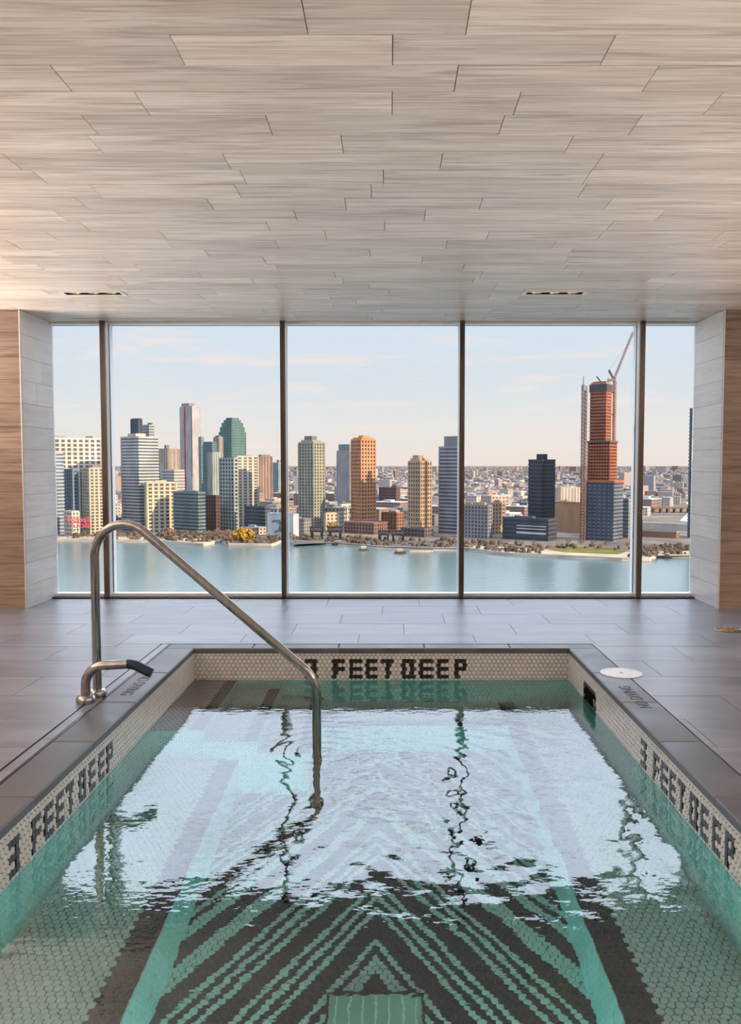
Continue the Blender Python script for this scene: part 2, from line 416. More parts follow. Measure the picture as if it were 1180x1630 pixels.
# ------------------------------------------------------------------ walls
def clad(parent, mesh, axis, a0, a1, face, z0, z1, name, first, depth=0.012):
    """courses of wood-look planks on a wall; axis 'x': plane y=face facing -y; 'y+'/'y-': plane x=face facing +x/-x"""
    z = z0; k = 0
    while z < z1 - 0.01:
        zt = min(z + 0.19, z1)
        xs = [a0]
        x = a0 + random.uniform(0.25, 1.0)
        while x < a1 - 0.12:
            xs.append(x); x += random.uniform(0.6, 1.2)
        xs.append(a1)
        for p, q in zip(xs[:-1], xs[1:]):
            g = 0.0012; dp = depth + random.uniform(0, 0.001)
            if axis == 'x':
                inst(mesh, name, parent, ((p + q) / 2, face - dp / 2, z + g), (0, 0, 0), (q - p - 2 * g, dp, zt - z - 2 * g))
            else:
                sgn = 1 if axis == 'y+' else -1
                inst(mesh, name, parent, (face + sgn * dp / 2, (p + q) / 2, z + g), (0, 0, 0), (dp, q - p - 2 * g, zt - z - 2 * g))
        z = zt; k += 1
m_wpx = ub.mesh('plank', M_wallx); m_wpy = ub.mesh('plank', M_wally)
wl = struct(MB().box(RL, XL - 0.012, YC + 0.012, YW + 0.05, 0, CEIL).build('wall_left', M_joint))
clad(wl, m_wpx, 'x', -4.6, XL, YC + 0.012, 0, CEIL, 'plank', 0)
clad(wl, m_wpy, 'y+', YC + 0.012, YW + 0.05, XL - 0.012, 0, CEIL, 'plank', 0)
wr = struct(MB().box(XR + 0.012, RR, YC + 0.012, YW + 0.05, 0, CEIL).build('wall_right', M_joint))
clad(wr, m_wpx, 'x', XR, 4.4, YC + 0.012, 0, CEIL, 'plank', 0)
clad(wr, m_wpy, 'y-', YC + 0.012, YW + 0.05, XR + 0.012, 0, CEIL, 'plank', 0)
for x, n_ in ((XL - 0.003, 'corner_trim'), (XR + 0.003, 'corner_trim')):
    MB().box(x - 0.004, x + 0.004, YC - 0.004, YC + 0.004, 0, CEIL).build(n_, M_alu, wl if x < 0 else wr)
struct(MB().box(RL - 0.2, RL, RB - 0.2, YW + 0.25, -0.05, CEIL + 0.25).build('wall_side_left', M_plaster))
struct(MB().box(RR, RR + 0.2, RB - 0.2, YW + 0.25, -0.05, CEIL + 0.25).build('wall_side_right', M_plaster))
struct(MB().box(RL, RR, RB - 0.2, RB, -0.05, CEIL + 0.25).build('wall_back', M_plaster))

# ------------------------------------------------------------------ glazing
MUL = [-2.535, -0.944, 0.645, 2.238]
FW, FD = 0.044, 0.22
for i, x in enumerate(MUL):
    t = struct(empty('trim_%d' % (i + 1), (x, YW - 0.11, 0)))
    h = CEIL
    MB().box(-FW/2, FW/2, 0, 0.03, 0.012, h).build('mullion_face', M_bronze, t)
    for s_ in (-1, 1):
        a, b = (FW/2 - 0.006, FW/2) if s_ > 0 else (-FW/2, -FW/2 + 0.006)
        MB().box(a, b, 0.03, 0.105, 0.012, h).build('aluminium_channel', M_alu, t)
        MB().box(a - 0.001*s_, b - 0.001*s_, 0.105, 0.145, 0.012, h).build('gasket', M_black, t)
        MB().box(a, b, 0.145, FD, 0.012, h).build('aluminium_channel', M_alu, t)
    MB().box(-FW/2 + 0.007, FW/2 - 0.007, 0.03, FD, 0.012, h).build('mullion_core', M_black, t)
edges = [XL] + MUL + [XR]
for i in range(5):
    a = edges[i] + (FW/2 if i else 0.0); b = edges[i + 1] - (FW/2 if i < 4 else 0.0)
    w = struct(MB().box(a + .002, b - .002, YW + 0.02, YW + 0.032, 0.03, CEIL - 0.015).build('window_%d' % (i + 1), M_glass))
    MB().box(a, b, YW - 0.10, YW + 0.07, 0.001, 0.012).build('black_sill_base', M_black, w)
    MB().box(a, b, YW - 0.03, YW + 0.065, 0.012, 0.036).build('sill_rail', M_alu, w)
    MB().box(a, b, YW - 0.035, YW + 0.065, CEIL - 0.014, CEIL - 0.001).build('head_rail', M_alu, w)

# ------------------------------------------------------------------ deck
CPW = 0.182
fl = MB()
ox0, ox1, oy0, oy1 = PXL - CPW, PXR + CPW, PYN - CPW, PYF + 0.13
Z0, Z1 = -0.30, -0.009
fl.box(RL, ox0, RB, YW + 0.25, Z0, Z1).box(ox1, RR, RB, YW + 0.25, Z0, Z1).box(ox0, ox1, oy1, YW + 0.25, Z0, Z1).box(ox0, ox1, RB, oy0, Z0, Z1)
floor = struct(fl.build('floor', M_groutdeck))
m_tile = MB().bbox(-0.5, 0.5, -0.5, 0.5, 0, 1, 0.0).mesh('deck_tile', M_deck)
DRX0, DRX1 = -1.535, -1.467
def dtile(x0, x1, y0, y1):
    g = 0.0016
    if x1 - x0 < 0.01 or y1 - y0 < 0.01: return
    inst(m_tile, 'deck_tile', floor, ((x0 + x1)/2, (y0 + y1)/2, Z1), (0, 0, 0), (x1 - x0 - 2*g, y1 - y0 - 2*g, -Z1 + random.uniform(-0.0004, 0.0004)))
jy = 4.285
while jy > 1.3: jy -= 0.395
k = 0
while jy < YW - 0.1:
    y1 = min(jy + 0.395, YW - 0.1)
    off = (k * 0.318) % 0.8
    parts = [(jy, y1)]
    if jy < oy1 < y1: parts = [(jy, oy1), (oy1, y1)]
    for (p, q) in parts:
        spans = [(RL, DRX0), (ox1, RR)] if q <= oy1 + 1e-6 else [(RL, RR)]
        for s0, s1 in spans:
            x = -6.4 + off + 0.29
            while x < s1:
                a, b = max(x, s0), min(x + 0.8, s1)
                if b - a > 0.004: 
                    if q > oy1 and (q - YC) > 0.02 and False: pass
                    dtile(a, b, p, q)
                x += 0.8
    jy = y1; k += 1
rt = MB(); rt.box(RL, DRX0, RB, 1.12, Z1, 0).box(ox1, RR, RB, 1.12, Z1, 0).box(DRX0, ox1, RB, oy0, Z1, 0)
rt.build('rear_paving', M_deck, floor)

# coping stones: top slab with a rounded nosing
trim = struct(empty('trim_7', (0, 0, 0)))
def coping(x0, x1, y0, y1, side):
    g = 0.0012; T = 0.034; c = 0.006
    m = MB().bbox(x0 + g, x1 - g, y0 + g, y1 - g, -T, 0.0006, c)
    m.build('coping_stone', M_coping, trim)
ys = [0.55]
while ys[-1] < PYF - 0.3: ys.append(ys[-1] + 0.603)
ys[-1] = PYF
for a, b in zip(ys[:-1], ys[1:]):
    coping(PXL - CPW, PXL + 0.004, a, b, 'l'); coping(PXR - 0.004, PXR + CPW, a, b, 'r')
xs = np.linspace(PXL - CPW, PXR + CPW, 6)
for a, b in zip(xs[:-1], xs[1:]): coping(a, b, PYF - 0.004, PYF + 0.13, 'f')
for a, b in zip(xs[:-1], xs[1:]): coping(a, b, PYN - CPW, PYN + 0.004, 'n')

# slot drain beside the left coping and along the far one
dr = empty('slot_drain', (DRX0, 1.2, 0)); tag(dr, 'narrow stone-filled slot drain running along the left coping', 'drain')
w = DRX1 - DRX0
yl = 5.545 - 1.2
MB().box(0, w, 0, yl, Z1, -0.0055).build('channel', M_black, dr)
for a in np.arange(0, yl - 0.1, 0.6):
    MB().bbox(0.011, w - 0.011, a + 0.002, min(a + 0.6, yl) - 0.002, -0.0052, 0.0004, 0.001).build('cover_strip', M_deck, dr)
MB().box(0.0, 0.0022, 0, yl, -0.005, 0.0012).box(w - 0.0022, w, 0, yl, -0.005, 0.0012).build('steel_edge', M_steel2, dr)
dr2 = empty('slot_drain', (DRX0, PYF + 0.13, 0)); tag(dr2, 'thin slot drain along the coping at the far end of the pool', 'drain')
MB().box(0, PXR + CPW - DRX0, 0.0, 0.034, -0.0015, 0.0008).build('channel', M_black, dr2)
MB().box(0, PXR + CPW - DRX0, 0.0045, 0.028, 0.0002, 0.0016).build('cover_strip', M_deck, dr2)
MB().box(0, PXR + CPW - DRX0, 0.034, 0.037, -0.001, 0.0014).build('steel_edge', M_steel2, dr2)

def text_mesh(s_, size, mat_, extrude=0.0):
    cu = bpy.data.curves.new('lettering', 'FONT'); cu.body = s_; cu.size = size; cu.extrude = extrude; cu.align_x = 'CENTER'; cu.align_y = 'CENTER'
    o = bpy.data.objects.new('tmp', cu); COL.objects.link(o)
    dg = bpy.context.evaluated_depsgraph_get()
    me = bpy.data.meshes.new_from_object(o.evaluated_get(dg)); bpy.data.objects.remove(o); bpy.data.curves.remove(cu)
    me.materials.clear(); me.materials.append(mat_); return me
tmesh = text_mesh('NO DIVING', 0.092, mat('engraved_lettering', (0.02, 0.02, 0.022), 0.6), 0.0004)
inst(tmesh, 'lettering', trim, (PXR + 0.095, 4.27, 0.0012), (0, 0, PI / 2), (0.85, 1, 1))
inst(tmesh, 'lettering', trim, (PXL - 0.095, 4.50, 0.0012), (0, 0, -PI / 2), (0.85, 1, 1))

# ------------------------------------------------------------------ pool shell
HA = 0.0292; HR = HA * math.sqrt(3) / 2     # hexagon pitch and row pitch
def hexpts(r):
    return [(r * math.sin(PI / 3 * k), r * math.cos(PI / 3 * k)) for k in range(6)]
R0 = HA / math.sqrt(3) - 0.0018
HO = hexpts(R0); HI = hexpts(R0 - 0.0012)
def hex_mesh(m_):
    b = MB()
    v = [(x, y, 0) for x, y in HO] + [(x, y, 0.003) for x, y in HO] + [(x, y, 0.004) for x, y in HI]
    f = [tuple(reversed(range(12, 18)))] + [(k, 6 + k, 6 + (k+1) % 6, (k+1) % 6) for k in range(6)] + [(6+k, 12+k, 12+(k+1) % 6, 6+(k+1) % 6) for k in range(6)]
    b.add(v, f); return b.mesh('hexagon_tile', m_)
m_hw, m_hk = hex_mesh(M_hexw), hex_mesh(M_hexk)

def to_px(p):
    d = Vector(p) - Vector((0, 0, CAMZ))
    zc = d.y * math.cos(PITCH) - d.z * math.sin(PITCH); yc = d.y * math.sin(PITCH) + d.z * math.cos(PITCH)
    return PX0 + FPX * d.x / zc, PY0 - FPX * yc / zc, d.length

def tile_face(parent, O, U, V, ulen, vlen, colour=None, skip=None, singles=280):
    """hexagon tiles over the rectangle O + u*U + v*V; the ones that show largest become objects of their own"""
    O, U, V = Vector(O), Vector(U), Vector(V); Nn = U.cross(V).normalized()
    full = []; cut = MB()
    M3 = Matrix((U, V, Nn)).transposed()
    nv = int(vlen / HR) + 2; nu = int(ulen / HA) + 2
    for r in range(nv):
        for c in range(-1, nu):
            u = HA * (c + 0.5 * (r % 2)) + HA * 0.5; v = HR * r + HA * 0.5
            if u < -HA * 0.4 or u > ulen + HA * 0.4 or v > vlen + HA * 0.4: continue
            if skip and skip(u, v): continue
            k = 1 if (colour and colour(u, v, r, c)) else 0
            inside = (u - R0 > -0.002 and u + R0 < ulen + 0.002 and v - R0 > -0.002 and v + R0 < vlen + 0.002)
            full.append((u, v, k, inside))
    cand = []
    for i, (u, v, k, ins) in enumerate(full):
        if not ins: continue
        p = O + U * u + V * v
        q = p.copy()
        if p.z < ZW: q.z = ZW + (p.z - ZW) * 0.62
        px, py, d = to_px(q)
        if q.y > 0.5 and -15 < px < 1195 and py < 1645: cand.append((d, i))
    cand.sort(); single = set(i for d, i in cand[:singles])
    b = MB()
    rot = M3.to_euler()
    for i, (u, v, k, ins) in enumerate(full):
        if i in single:
            p = O + U * u + V * v
            inst(m_hk if k else m_hw, 'hexagon_tile', parent, p, rot); continue
        pts = []
        for (hx, hy) in HO: pts.append((min(max(u + hx, 0), ulen), min(max(v + hy, 0), vlen)))
        if max(a for a, _ in pts) - min(a for a, _ in pts) < 0.004 or max(a for _, a in pts) - min(a for _, a in pts) < 0.004: continue
        ip = []
        for (hx, hy) in HI: ip.append((min(max(u + hx, 0), ulen), min(max(v + hy, 0), vlen)))
        vv = [O + U * a + V * c_ for a, c_ in pts] + [O + U * a + V * c_ + Nn * 0.003 for a, c_ in pts] + [O + U * a + V * c_ + Nn * 0.004 for a, c_ in ip]
        f = [tuple(reversed(range(12, 18)))] + [(k_, 6 + k_, 6 + (k_+1) % 6, (k_+1) % 6) for k_ in range(6)] + [(6+k_, 12+k_, 12+(k_+1) % 6, 6+(k_+1) % 6) for k_ in range(6)]
        b.add(vv, f, k)
    if b.v: b.build('hexagon_tiling', [M_hexw, M_hexk], parent, kind='stuff')

GLY = {'3': ['111', '001', '111', '001', '111'], 'F': ['111', '100', '111', '100', '100'], 'E': ['111', '100', '111', '100', '111'],
       'T': ['111', '010', '010', '010', '010'], 'D': ['111', '101', '101', '101', '111'], 'P': ['111', '101', '111', '100', '100']}
CW, CHh = 0.0265, 0.0263
def depth_mark(parent, O, U, V, u0, vtop, scale=1.0):
    """3 FEET DEEP set in small black tiles"""
    O, U, V = Vector(O), Vector(U), Vector(V); Nn = U.cross(V).normalized()
    rects = []
    u = u0; g = 0.0015
    cells = []
    for ch, adv in zip('3FEETDEEP', [0.185, 0.109, 0.107, 0.104, 0.133, 0.115, 0.115, 0.114, 0.1]):
        for r, row in enumerate(GLY[ch]):
            for c, bit in enumerate(row):
                if bit == '1': cells.append((u + c * CW, vtop - r * CHh))
        u += adv * scale
    mk = empty('depth_marking'); mk.parent = parent
    mk['label'] = 'black mosaic lettering reading 3 FEET DEEP'
    M3 = Matrix((U, V, Nn)).transposed().to_euler()
    ms = MB().bbox(g, CW - g, -CHh + g, -g, 0, 0.0052, 0.0008).mesh('letter_tile', M_hexk)
    for (a, b) in cells: inst(ms, 'letter_tile', mk, O + U * a + V * b, M3)
    def skip(uu, vv):
        for (a, b) in cells:
            if a - 0.001 < uu < a + CW + 0.001 and b - CHh - 0.001 < vv < b + 0.001: return True
        return False
    return skip

TOPZ = -0.034
# backing slabs (grout) and tiles, one piece of the setting per face
def shell(name, bx_): return struct(MB().box(*bx_).build(name, M_grout))
pwl = shell('wall_pool_left', (PXL - 0.15, PXL, PYN - 0.15, PYF + 0.12, ZF - 0.1, TOPZ))
pwr = MB(); SKY0, SKY1, SKZ0, SKZ1 = 4.70, 4.985, -0.30, -0.115   # skimmer mouth in the right wall
pwr.box(PXR, PXR + 0.15, PYN - 0.15, SKY0, ZF - 0.1, TOPZ).box(PXR, PXR + 0.15, SKY1, PYF + 0.12, ZF - 0.1, TOPZ)
pwr.box(PXR, PXR + 0.15, SKY0, SKY1, ZF - 0.1, SKZ0).box(PXR, PXR + 0.15, SKY0, SKY1, SKZ1, TOPZ)
pwr = struct(pwr.build('wall_pool_right', M_grout))
pwf = shell('wall_pool_far', (PXL, PXR, PYF, PYF + 0.12, ZF - 0.1, TOPZ))
pwn = shell('wall_pool_near', (PXL, PXR, PYN - 0.12, PYN, ZF - 0.1, TOPZ))
HWL = TOPZ - ZB
# left wall: u along +y, v up, normal +x
O = (PXL, PYN, ZB)
sk = depth_mark(pwl, O, (0, 1, 0), (0, 0, 1), 2.74 - PYN, -0.069 - ZB)
tile_face(pwl, O, (0, 1, 0), (0, 0, 1), PYF - PYN, HWL, None, sk)
O = (PXR, PYF, ZB)
sk2 = depth_mark(pwr, O, (0, -1, 0), (0, 0, 1), PYF - 3.84, -0.069 - ZB)
def skr(u, v):
    y = PYF - u; z = ZB + v
    return sk2(u, v) or (SKY0 - 0.006 < y < SKY1 + 0.006 and SKZ0 - 0.006 < z < SKZ1 + 0.006)
tile_face(pwr, O, (0, -1, 0), (0, 0, 1), PYF - PYN, HWL, None, skr)
O = (PXL, PYF, ZB)
sk = depth_mark(pwf, O, (1, 0, 0), (0, 0, 1), -0.556 - PXL, -0.068 - ZB)
tile_face(pwf, O, (1, 0, 0), (0, 0, 1), PXR - PXL, HWL, None, sk)

BW = 0.105  # black border along bench edges
def border(dist_fn):
    return lambda u, v, r, c: dist_fn(u, v)
def bench(name, x0, x1, y0, y1, z, edge, zlow):
    b = struct(MB().box(x0, x1, y0, y1, zlow, z).build(name, M_grout))
    def col(u, v, r, c):
        x, y_ = x0 + u, y0 + v
        return ('r' in edge and x > x1 - BW) or ('l' in edge and x < x0 + BW) or ('n' in edge and y_ < y0 + BW) or ('f' in edge and y_ > y1 - BW)
    tile_face(b, (x0, y0, z), (1, 0, 0), (0, 1, 0), x1 - x0, y1 - y0, col)
    return b
def riser(parent, O, U, ulen, h):
    tile_face(parent, O, U, (0, 0, 1), ulen, h, None, None, 60)
SX = [-1.0, -0.715, -0.43]; SZ = [ZW - 0.034, ZW - 0.215, ZW - 0.40]; SY = 4.40
bl = bench('floor_bench_left', PXL, RXL, PYN, SY, ZB, 'r', ZF - 0.1)
riser(bl, (RXL, BYN, ZF), (0, 1, 0), SY - BYN, ZB - ZF)
br = bench('floor_bench_right', RXR, PXR, PYN, PYF, ZB, 'l', ZF - 0.1)
riser(br, (RXR, BYF, ZF), (0, -1, 0), BYF - BYN, ZB - ZF)
bf = bench('floor_bench_far', SX[2], RXR, BYF, PYF, ZB, 'n', ZF - 0.1)
riser(bf, (SX[2], BYF, ZF), (1, 0, 0), RXR - SX[2], ZB - ZF)
bn = bench('floor_bench_near', RXL, RXR, PYN, BYN, ZB, 'f', ZF - 0.1)
# steps under the handrail, going down to the right
x0 = PXL
for i in range(3):
    st = struct(MB().box(x0, SX[i], SY, PYF, ZF - 0.1, SZ[i]).build('floor_step_%d' % (i + 1), M_grout))
    def scol(u, v, r, c, x0=x0, x1=SX[i]): return x0 + u > x1 - 0.075
    tile_face(st, (x0, SY, SZ[i]), (1, 0, 0), (0, 1, 0), SX[i] - x0, PYF - SY, scol, None, 120)
    zl = ZF if i == 2 else SZ[i + 1]
    tile_face(st, (SX[i], SY, zl), (0, 1, 0), (0, 0, 1), PYF - SY, SZ[i] - zl, None, None, 0)
    zl = ZB if i < 1 else ZF
    tile_face(st, (x0, SY, zl), (1, 0, 0), (0, 0, 1), SX[i] - x0, SZ[i] - zl, None, None, 0)
    x0 = SX[i]
# sunken floor with the chevron mosaic
pf = struct(MB().box(RXL, RXR, BYN, BYF, ZF - 0.1, ZF).build('floor_pool', M_grout))
XC = (RXL + RXR) / 2
SEQ = [1,1,1,0,1,0,1,0, 1,1,1,0,1,0,0,1,0,0]
APY = 2.93
def chev(u, v, r, c):
    x = RXL + u - XC; y_ = BYN + v
    q = int(math.floor(abs(x) / HA + (y_ - APY) / (2 * HR) + 0.25))
    d = abs(x) / HA
    return PAT[q % len(PAT)] == 1
PAT = [1, 0, 0, 1, 0, 1, 1, 1, 0, 1, 0, 1, 0, 1, 1, 1, 0, 1, 0, 1, 0, 1, 1, 1, 0, 0, 0, 1, 1]
DRN = 0.163
tile_face(pf, (RXL, BYN, ZF), (1, 0, 0), (0, 1, 0), RXR - RXL, BYF - BYN, chev, lambda u, v: abs(RXL + u - XC) < DRN and 2.53 < BYN + v < 2.855, 300)

# square main drain cover on the pool floor
dc = empty('drain_cover', (XC, 2.695, ZF)); tag(dc, 'pale square slotted drain cover on the mosaic pool floor', 'drain cover')
MB().bbox(-DRN, DRN, -DRN, DRN, 0, 0.022, 0.004).build('cover_plate', M_grate, dc)
for k in range(7):
    x = -DRN + 0.026 + k * 0.0457
    MB().box(x, x + 0.007, -DRN + 0.012, DRN - 0.012, 0.0215, 0.026).build('rib', M_white, dc)
MB().box(-DRN - .004, DRN + .004, DRN, DRN + 0.008, 0, 0.024).box(-DRN - .008, -DRN, -DRN, DRN + .008, 0, 0.024).box(DRN, DRN + .008, -DRN, DRN + .008, 0, 0.024).build('edge_gasket', M_black, dc)

# skimmer mouth in the right wall
sm = empty('skimmer', (PXR, (SKY0 + SKY1) / 2, (SKZ0 + SKZ1) / 2)); tag(sm, 'rectangular skimmer opening in the right pool wall at the waterline', 'skimmer')
hy, hz = (SKY1 - SKY0) / 2, (SKZ1 - SKZ0) / 2
MB().box(0.135, 0.149, -hy, hy, -hz, hz).build('back_plate', M_grout, sm)
MB().box(0.0, 0.135, -hy, -hy + 0.006, -hz, hz).box(0.0, 0.135, hy - 0.006, hy, -hz, hz).box(0.0, 0.135, -hy, hy, hz - 0.006, hz).box(0.0, 0.135, -hy, hy, -hz, -hz + 0.006).build('throat', M_black, sm)
MB().box(0.05, 0.056, -hy + 0.012, hy - 0.012, -hz + 0.02, -0.005).build('weir_flap', M_grate, sm)
MB().box(-0.005, 0.002, -hy - 0.004, -hy + 0.006, -hz, hz).box(-0.005, 0.002, hy - 0.006, hy + 0.004, -hz, hz).box(-0.005, 0.002, -hy, hy, hz - 0.005, hz + 0.004).build('face_frame', M_black, sm)

# underwater lights set in the risers
def pool_light(x, y, z, nrm, label, en, col=(0.16, 1.0, 0.92)):
    d = empty('pool_light', (x, y, z)); tag(d, label, 'pool light')
    d.rotation_euler = Vector(nrm).to_track_quat('Z', 'Y').to_euler()
    MB().lathe([(0.085, 0), (0.085, 0.010), (0.078, 0.014), (0.070, 0.012), (0.068, 0.006)], n=28).build('steel_bezel', M_steel2, d, smooth=True)
    MB().lathe([(0.068, 0.003), (0.066, 0.009), (0.04, 0.013)], n=28).build('lens', M_led, d, smooth=True)
    ld = bpy.data.lights.new('pool_light_beam', 'AREA'); ld.shape = 'DISK'; ld.size = 0.13; ld.energy = en; ld.color = col
    lo = bpy.data.objects.new('pool_light_beam', ld); COL.objects.link(lo); lo.parent = d; lo.location = (0, 0, 0.02); lo.rotation_euler = (PI, 0, 0)
pool_light(XC - 0.4, BYN + 0.05, -0.86, (0, 0.82, -0.57), 'round underwater light in the near riser, left one', 14)
pool_light(XC + 0.4, BYN + 0.05, -0.86, (0, 0.82, -0.57), 'round underwater light in the near riser, right one', 14)
pool_light(PXL + 0.24, PYN + 0.03, -0.42, (0, 0.9, -0.43), 'round underwater fill light added above the left bench in the near wall', 2.2, (1.0, 0.93, 0.82))  # this white pair is added, out of view, to lighten the benches
pool_light(PXR - 0.24, PYN + 0.03, -0.42, (0, 0.9, -0.43), 'round underwater fill light added above the right bench in the near wall', 2.2, (1.0, 0.93, 0.82))

# ------------------------------------------------------------------ water body: rippled surface, closed down to the pool floor
rng = np.random.default_rng(3)
e = 0.001
nx, ny = 200, 400
gx = np.linspace(PXL - e, PXR + e, nx); gy = np.linspace(PYN - e, PYF + e, ny)
X, Y = np.meshgrid(gx, gy)
Zr = np.zeros_like(X)
amp = 0.16 + 0.8 * np.exp(-(((X - 0.15) / 0.75) ** 2 + ((Y - 3.4) / 0.75) ** 2)) + 0.55 * np.exp(-(((X - 0.8) / 0.5) ** 2 + ((Y - 3.0) / 0.6) ** 2))
for lam, n_, a in ((0.42, 9, 0.00042), (0.20, 14, 0.00022), (0.10, 18, 0.00010), (0.06, 16, 0.00004)):
    for _ in range(n_):
        th = rng.uniform(0, 2 * PI); ph = rng.uniform(0, 2 * PI); kk = 2 * PI / (lam * rng.uniform(0.75, 1.3))
        Zr += a * rng.uniform(0.5, 1.2) * np.sin(kk * (X * math.cos(th) + Y * math.sin(th)) + ph)
Zr *= amp
for (cx_, cy_, a, lam, rad) in ((-0.33, 4.05, 0.00075, 0.085, 0.38), (0.12, 3.75, 0.0007, 0.11, 0.6), (0.25, 3.15, 0.0007, 0.13, 0.5)):
    rr = np.hypot(X - cx_, Y - cy_)
    Zr += a * np.sin(2 * PI * rr / lam) * np.exp(-(rr / rad) ** 2)
vsx = np.stack([X, Y, ZW + Zr], -1).reshape(-1, 3).tolist()
wv = [tuple(v) for v in vsx]; wf = []
for j in range(ny - 1):
    for i in range(nx - 1):
        k0 = j * nx + i; wf.append((k0, k0 + 1, k0 + nx + 1, k0 + nx))
ring = [i for i in range(nx)] + [j * nx + nx - 1 for j in range(1, ny)] + [(ny - 1) * nx + i for i in range(nx - 2, -1, -1)] + [j * nx for j in range(ny - 2, 0, -1)]
nb = len(wv)
ZBOT = ZF - 0.05
for k in ring: wv.append((wv[k][0], wv[k][1], ZBOT))
nr = len(ring)
for k in range(nr): wf.append((ring[(k + 1) % nr], ring[k], nb + k, nb + (k + 1) % nr))
wf.append(tuple(nb + k for k in reversed(range(nr))))
wme = bpy.data.meshes.new('pool_water'); wme.from_pydata(wv, [], wf); wme.materials.append(M_water)
sm_ = [True] * ((nx - 1) * (ny - 1)) + [False] * (nr + 1)
wme.polygons.foreach_set('use_smooth', sm_); wme.update()
wme.set_sharp_from_angle(angle=math.radians(60))
wob = bpy.data.objects.new('pool_water', wme); COL.objects.link(wob)
tag(wob, 'clear rippling green-tinted water filling the tiled plunge pool', 'water'); wob['kind'] = 'stuff'

# ------------------------------------------------------------------ handrail, spout and deck fittings
def fillet(pts, rad, n=12):
    pts = [Vector(p) for p in pts]; out = [pts[0]]
    for i in range(1, len(pts) - 1):
        a, b, c = pts[i-1], pts[i], pts[i+1]; r = rad[i-1]
        d1 = (a - b).normalized(); d2 = (c - b).normalized(); ang = d1.angle(d2); t = r / math.tan(ang / 2)
        p1, p2 = b + d1 * t, b + d2 * t
        ctr = b + (d1 + d2).normalized() * (r / math.sin(ang / 2))
        v1, v2 = p1 - ctr, p2 - ctr; tot = v1.angle(v2); ax = v1.cross(v2).normalized()
        for k in range(n + 1): out.append(ctr + Matrix.Rotation(tot * k / n, 3, ax) @ v1)
    out.append(pts[-1]); return out
hr = empty('handrail', (-1.517, 4.283, 0)); tag(hr, 'brushed steel handrail arching from the left deck down into the water', 'handrail')
def ry(u, v, Y): 
    p = on_y(u, v, Y); return p
A = Vector((-1.517, 4.283, 0.0)); 
B = ry(152, 800, 4.28); B.x = -1.517
# straight diagonal passes through two image points
D1, D2 = ry(262, 873, 4.24), ry(468, 1050, 4.13)
dirn = (D2 - D1)
t_ = (-1.517 - D1.x) / dirn.x
TOP = D1 + dirn * t_; TOP = Vector((-1.517, 4.28, TOP.z))
xe = ry(504, 1130, 4.10).x
t_ = (xe - D1.x) / dirn.x; BEND = D1 + dirn * t_
END = Vector((xe, BEND.y, ZF + 0.004))
path = fillet([A, TOP, BEND, END], [0.165, 0.17], 16)
org = Vector(hr.location)
MB().tube([p - org for p in path], 0.0225, 24).build('rail_tube', M_steel, hr, smooth=True)
MB().lathe([(0.046, 0.0), (0.048, 0.008), (0.046, 0.026), (0.038, 0.036), (0.024, 0.038)], (0, 0, 0.0006), 28).build('base_flange', M_steel2, hr, smooth=True)
e_ = END - org
MB().lathe([(0.046, 0.0), (0.046, 0.01), (0.03, 0.02)], (e_.x, e_.y, e_.z), 28).build('lower_flange', M_steel2, hr, smooth=True)

so = Vector((-1.535, 4.165, 0.0))
sp = empty('water_spout', so); tag(sp, 'short bent steel spout with navy tip on the left deck', 'spout')
pa = fillet([Vector((0, 0, 0)), Vector((0, 0, 0.185)), Vector((0.24, 0.0, 0.198)), Vector((0.335, 0.0, 0.150))], [0.10, 0.11], 12)
cut = max(i for i, p in enumerate(pa) if p.x < 0.215)
pt = pa[:cut + 1] + [Vector((0.215, 0.0, 0.1965))]
MB().tube(pt, 0.0235, 24).build('spout_tube', M_steel, sp, smooth=True)
MB().tube([Vector((0.215, 0.0, 0.1965))] + [p for p in pa[cut + 1:]], 0.0246, 24).build('navy_tip', M_rubber, sp, smooth=True)
MB().lathe([(0.046, 0.0), (0.049, 0.008), (0.047, 0.026), (0.038, 0.036), (0.025, 0.038)], (0, 0, 0.0006), 28).build('base_flange', M_steel2, sp, smooth=True)

ld_ = empty('deck_cover', (1.337, 4.755, 0.0008)); tag(ld_, 'round white access cover set in the right deck beside the coping', 'cover')
MB().lathe([(0.119, 0), (0.119, 0.003), (0.116, 0.0045), (0.103, 0.0045), (0.102, 0.002)], n=48).build('outer_ring', M_white, ld_)
MB().lathe([(0.100, 0.001), (0.100, 0.0038), (0.098, 0.0042)], n=48).build('lid_disc', M_white, ld_)
MB().lathe([(0.009, 0.004), (0.008, 0.005)], n=16).build('finger_hole', M_black, ld_)

fd = empty('floor_drain', (2.468, 6.02, 0.0006)); tag(fd, 'round brass floor drain near the right wall pier', 'drain')
MB().lathe([(0.105, 0), (0.105, 0.003), (0.09, 0.0045), (0.088, 0.002)], n=40).build('outer_ring', M_steel2, fd)
MB().lathe([(0.086, 0.001), (0.086, 0.0036), (0.06, 0.0042), (0.059, 0.003), (0.046, 0.003), (0.045, 0.0046), (0.02, 0.0046)], n=40).build('brass_grate', M_brass, fd)
for k in range(10):
    th = 2 * PI * k / 10
    o = MB().box(0.061, 0.084, -0.006, 0.006, 0.0035, 0.0046).build('slot', M_black, fd); o.rotation_euler = (0, 0, th)

